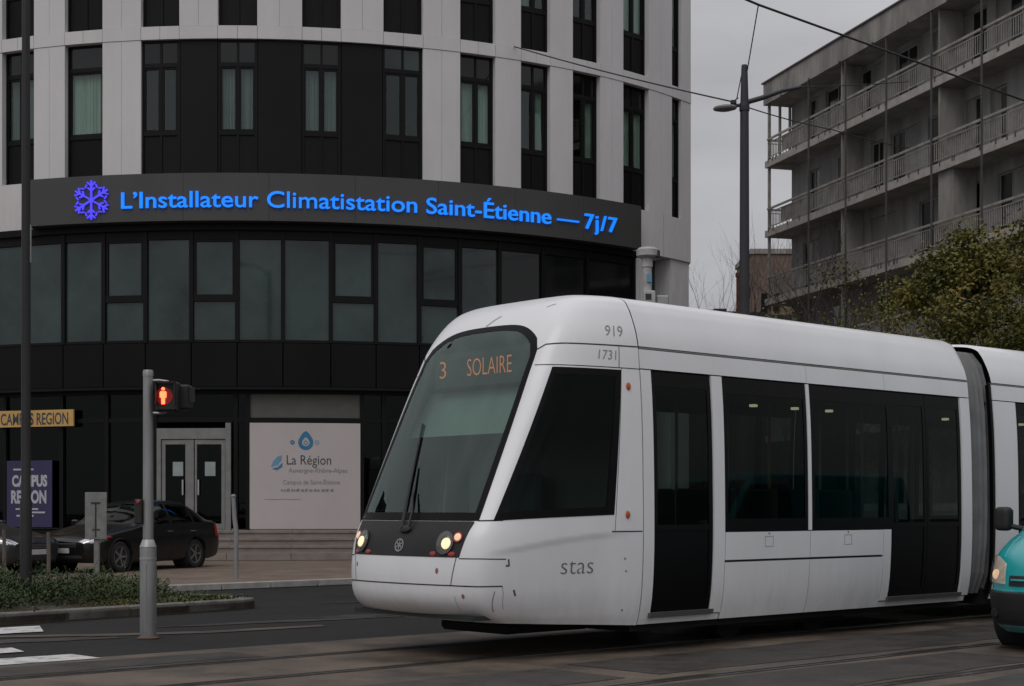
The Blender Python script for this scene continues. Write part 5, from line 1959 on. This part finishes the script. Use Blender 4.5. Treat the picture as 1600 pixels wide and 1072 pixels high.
# ------------------------------------------------------------------ apartment block with balconies on the right
P0 = Vector((10.45, 63.0, 0))
apt = thing('apartment_block', 'grey concrete apartment block with long railed balconies on the right', 'building', tuple(P0), math.atan2(-.9589, .2838))
LEN = 32.0
DEP = 1.0
LV = [6.92, 9.72, 12.52, 15.37]
ROOF = 17.95
rng = random.Random(21)
for z in [1.3, 4.1] + LV:
    n = 8
    for k in range(n):
        a, b = LEN * k / n + .01, LEN * (k + 1) / n - .01
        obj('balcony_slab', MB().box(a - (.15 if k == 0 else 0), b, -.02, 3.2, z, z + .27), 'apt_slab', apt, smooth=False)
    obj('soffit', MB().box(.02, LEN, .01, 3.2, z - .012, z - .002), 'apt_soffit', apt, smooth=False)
obj('roof_slab', MB().box(-.12, LEN, -.05, 12, ROOF, ROOF + .05), 'apt_soffit', apt, smooth=False)
n = 11
for k in range(n):
    a, b = LEN * k / n + .008, LEN * (k + 1) / n - .008
    obj('roof_fascia', MB().box(a - (.12 if k == 0 else 0), b, -.10, .06, ROOF - .02, ROOF + .86), 'apt_concrete', apt, smooth=False)
obj('roof_coping', MB().box(-.2, LEN, -.16, .2, ROOF + .862, ROOF + .92), 'apt_post', apt, smooth=False)
obj('roof_end', MB().box(-.12, .0, .07, 12, ROOF + .055, ROOF + .85), 'apt_concrete', apt, smooth=False)
for k in range(13): obj('drip_spout', MB().box(1.5 + 2.4 * k, 1.56 + 2.4 * k, -.16, -.10, ROOF - .06, ROOF + .02), 'apt_post', apt, smooth=False)
# back wall per level with door and window openings
levels = [1.57, 4.37] + [z + .27 for z in LV]
tops = [4.1] + LV + [ROOF]
for li, (z0, z1) in enumerate(zip(levels, tops)):
    x = 0.25
    first = True
    wallmb = MB()
    while x < LEN:
        w = rng.choice([0.7, 1.0, 1.5, .5])
        wallmb.box(x, min(x + w, LEN), DEP, DEP + .22, z0, z1 - .012)
        x += w
        if x >= LEN: break
        ow = rng.choice([.9, 1.4, 1.8])
        ow = min(ow, LEN - x)
        zh = z0 + 2.12
        wallmb.box(x, x + ow, DEP + .01, DEP + .21, zh, z1 - .012)
        w_ = obj('balcony_door', MB().box(x, x + .06, DEP + .08, DEP + .14, z0, zh).box(x + ow - .06, x + ow, DEP + .08, DEP + .14, z0, zh).box(x + .06, x + ow - .06, DEP + .08, DEP + .14, zh - .07, zh).box(x + ow / 2 - .03, x + ow / 2 + .03, DEP + .08, DEP + .14, z0, zh - .07), 'apt_infill', apt, smooth=False)
        for (q0, q1) in ((x + .06, x + ow / 2 - .03), (x + ow / 2 + .03, x + ow - .06)):
            r_ = rng.random()
            obj('pane' if r_ < .5 else 'shutter', MB().box(q0, q1, DEP + .10, DEP + .12, z0, zh - .07), 'apt_window' if r_ < .5 else 'apt_wall', w_, smooth=False)
        x += ow
    obj('back_wall', wallmb, 'apt_wall', apt, smooth=False)
    if li >= 1:
        # screens between flats
        for xs_ in (6.0, 12.6, 19.4, 26.0):
            obj('dividing_screen', MB().box(xs_, xs_ + (.9 if li == 3 and xs_ == 12.6 else .10), .12, DEP - .01, z0, z1 - .02), 'apt_concrete', apt, smooth=False)
obj('core', MB().box(1.2, LEN, DEP + .25, 11, .1, ROOF - .02), 'apt_wall', apt, smooth=False)
obj('end_wall', MB().box(.25, .45, DEP + .23, 3.0, 1.57, ROOF - .02), 'apt_wall', apt, smooth=False)
# railings, one part for each bay
bay = 2.9
posts = [.05] + [3.75 - 2.9 + 2.9 * k for k in range(1, 11)]
for z in LV:
    zt = z + .27
    for k in range(len(posts) - 1):
        a, b = posts[k] + .03, posts[k + 1] - .03
        mb = MB()
        mb.box(a - .03, b + .03, -.02, .04, zt + .82, zt + .90)
        mb.box(a, b, -.005, .025, zt + .70, zt + .73)
        mb.box(a, b, -.005, .025, zt + .10, zt + .13)
        x = a + .05
        while x < b:
            mb.box(x, x + .022, -.002, .022, zt + .13, zt + .70)
            x += .125
        ra = obj('railing', mb, 'apt_rail', apt, smooth=False)
        if rng.random() < .55:
            q = rng.uniform(.0, .5)
            c0, c1 = a + (b - a) * q, a + (b - a) * min(1, q + rng.uniform(.35, .6))
            obj('infill_panel', MB().box(c0, c1, .05, .06, zt + .12, zt + .72), 'apt_infill', ra, smooth=False)
        if rng.random() < .8:
            for q in range(4):
                x = a + (b - a) * rng.random()
                obj('rail_foot', MB().box(x, x + .06, -.035, .0, zt - .10, zt + .06), 'apt_post', ra, smooth=False)
    # end railing
    mb = MB()
    mb.box(.0, .06, .05, 2.9, zt + .82, zt + .90); mb.box(.01, .04, .05, 2.9, zt + .10, zt + .13); mb.box(.01, .04, .05, 2.9, zt + .70, zt + .73)
    y = .15
    while y < 2.9:
        mb.box(.012, .034, y, y + .022, zt + .13, zt + .70); y += .14
    obj('railing', mb, 'apt_rail', apt, smooth=False)
for k, x in enumerate(posts):
    obj('upright', MB().box(x - .025, x + .025, -.075, -.022, .1, ROOF - .02) if k else MB().box(x - .05, x + .05, .04, .14, .1, ROOF - .02), 'apt_post' if k else 'apt_rail', apt, smooth=False)
for y in (.5, .95):
    obj('upright', MB().box(.05, .16, y, y + .08, 15.64, ROOF - .02), 'apt_rail', apt, smooth=False)
mb = MB().box(.0, LEN, -.01, .12, .1, 1.3)
obj('base_wall', mb, 'apt_concrete', apt, smooth=False)
for z in (4.37,):
    obj('infill_wall', MB().box(.0, LEN, .02, .14, z, 6.90), 'apt_concrete', apt, smooth=False)

# distant things in the gap of sky
fb = thing('distant_house', 'small brown distant block left of the apartment balconies', 'building', (14.9, 90, 0))
obj('wall', MB().box(-.85, 1.5, 0, 6, 0, 16.3), 'brick_far', fb, smooth=False)
obj('roof', MB().box(-.95, 1.6, -.1, 6.1, 16.31, 16.6), 'apt_concrete', fb, smooth=False)
for k, (x, z) in enumerate(((-.3, 12.8), (.4, 12.8), (-.3, 9.8), (.4, 9.8))):
    w = obj('window', MB().box(x, x + .4, -.03, .05, z, z + 1.2), 'apt_window', fb, smooth=False)
    obj('sill', MB().box(x - .05, x + .45, -.08, -.035, z - .08, z - .01), 'apt_concrete', w, smooth=False)
ch = obj('brick_chimney', MB().box(-.11, .11, -.11, .11, 0, 10.6).box(-.14, .14, -.14, .14, 10.6, 10.75), 'red_brick', None, smooth=False, loc=(9.03, 61, 0))
tag(ch, 'slender red brick chimney directly left of the dark mast', 'chimney')
hw = thing('boundary_wall', 'long low dark wall far behind the tram under the bare twigs', 'wall', (9, 70, 0))
mb = MB()
rr = random.Random(3)
for k in range(18):
    obj('wall_section', MB().box(-4 + k * .6, -4 + k * .6 + .585, 0, .4, 0, 10.85 - .055 * k + rr.uniform(-.06, .06)), 'hedge_far', hw, smooth=False)

# ------------------------------------------------------------------ trees


def grow(mb, tips, p, d, L, r, depth, rng, spread=.5, up=.12, seg=3):
    pts = [p.copy()]
    rs = [r]
    q = p.copy()
    dd_ = d.copy()
    for i in range(seg):
        dd_ = (dd_ + Vector((rng.uniform(-1, 1), rng.uniform(-1, 1), rng.uniform(-.6, .9))) * .16 + Vector((0, 0, up * .3))).normalized()
        q = q + dd_ * L / seg
        pts.append(q.copy())
        rs.append(r * (1 - .42 * (i + 1) / seg))
    mb.tube(pts, rs, 6 if r > .03 else 4, False)
    if depth == 0:
        tips.append((q.copy(), dd_.copy()))
        return
    nb = rng.choice([2, 3, 3])
    for k in range(nb):
        a = rng.uniform(0, 6.283)
        side = Vector((math.cos(a), math.sin(a), rng.uniform(-.2, .6)))
        nd = (dd_ + side * spread * rng.uniform(.7, 1.5)).normalized()
        grow(mb, tips, q if k else pts[-1], nd, L * rng.uniform(.62, .86), rs[-1] * .8, depth - 1, rng, spread, up)
    # side shoot along the branch
    if depth >= 2:
        a = rng.uniform(0, 6.283)
        grow(mb, tips, pts[1 + rng.randrange(seg - 1)], (dd_ * .4 + Vector((math.cos(a), math.sin(a), .35))).normalized(), L * .6, rs[-1] * .6, depth - 2, rng, spread, up)


def tree(name, label, x, y, h, seed, crown=None, lm=None, cat='tree', depth=5, trunk=.16, spread=.55, nleaf=0, ls=.12, group=None, L0=None):
    rng = random.Random(seed)
    root = thing(name, label, cat, (x, y, 0), 0, group)
    mb = MB()
    tips = []
    grow(mb, tips, Vector((0, 0, 0)), Vector((rng.uniform(-.05, .05), rng.uniform(-.05, .05), 1)), L0 or h * .30, trunk, depth, rng, spread)
    obj('trunk', mb, 'bark' if trunk > .07 else 'twig', root)
    if nleaf:
        lb = MB()
        cx_, cz_, rx, rz_ = crown
        n = 0
        clumps = [t for t in tips]
        # fill the crown volume with clumps
        while len(clumps) < len(tips) + 200:
            v = Vector((rng.gauss(0, 1), rng.gauss(0, 1), rng.gauss(0, 1))).normalized() * rng.uniform(.45, 1.0)
            b = 1 + .22 * math.sin(v.x * 5 + seed) * math.cos(v.z * 4 + v.y * 3)
            clumps.append((Vector((cx_ + v.x * rx * b, v.y * rx * b, cz_ + v.z * rz_ * b)), v))
        per = nleaf // len(clumps)
        for (c, v) in clumps:
            cr = rng.uniform(.25, .62)
            if rng.random() < .12: continue
            for k in range(int(per * rng.uniform(.5, 1.5))):
                o_ = Vector((rng.gauss(0, .5), rng.gauss(0, .5), rng.gauss(0, .42))) * cr
                dr = Vector((rng.uniform(-1, 1), rng.uniform(-1, 1), rng.uniform(-1, .5)))
                leaf(lb, c + o_, dr, Vector((rng.uniform(-1, 1), rng.uniform(-1, 1), rng.uniform(.2, 1))), ls * rng.uniform(.7, 1.4), ls * rng.uniform(.4, .8))
        obj('crown', lb, lm, root, smooth=False)
    return root


tree('autumn_tree', 'dense olive and yellow autumn tree at the right edge behind the tram', 12.0, 36.5, 8.6, 4, (0.8, 5.3, 4.0, 3.3), 'leaf_autumn', depth=5, trunk=.17, nleaf=52000, ls=.105, L0=2.5)
tree('autumn_tree', 'thinner olive autumn tree left of the dense one, before the balconies', 9.9, 39.0, 7.2, 9, (0.2, 5.0, 2.5, 2.6), 'leaf_autumn', depth=5, trunk=.14, nleaf=6500, ls=.09, L0=2.5)
tree('bare_tree', 'bare dark branched tree in front of the lowest balcony', 9.35, 42.0, 7.0, 15, depth=6, trunk=.17, spread=.62, L0=2.75)
tree('bare_tree', 'bare twiggy sapling between the mast and the office corner', 6.9, 52.0, 8.6, 22, depth=6, trunk=.13, spread=.42, L0=2.85)
tree('bare_tree', 'bare twigs right against the white office corner', 6.35, 52.5, 8.6, 35, depth=5, trunk=.11, spread=.35, L0=3.2)
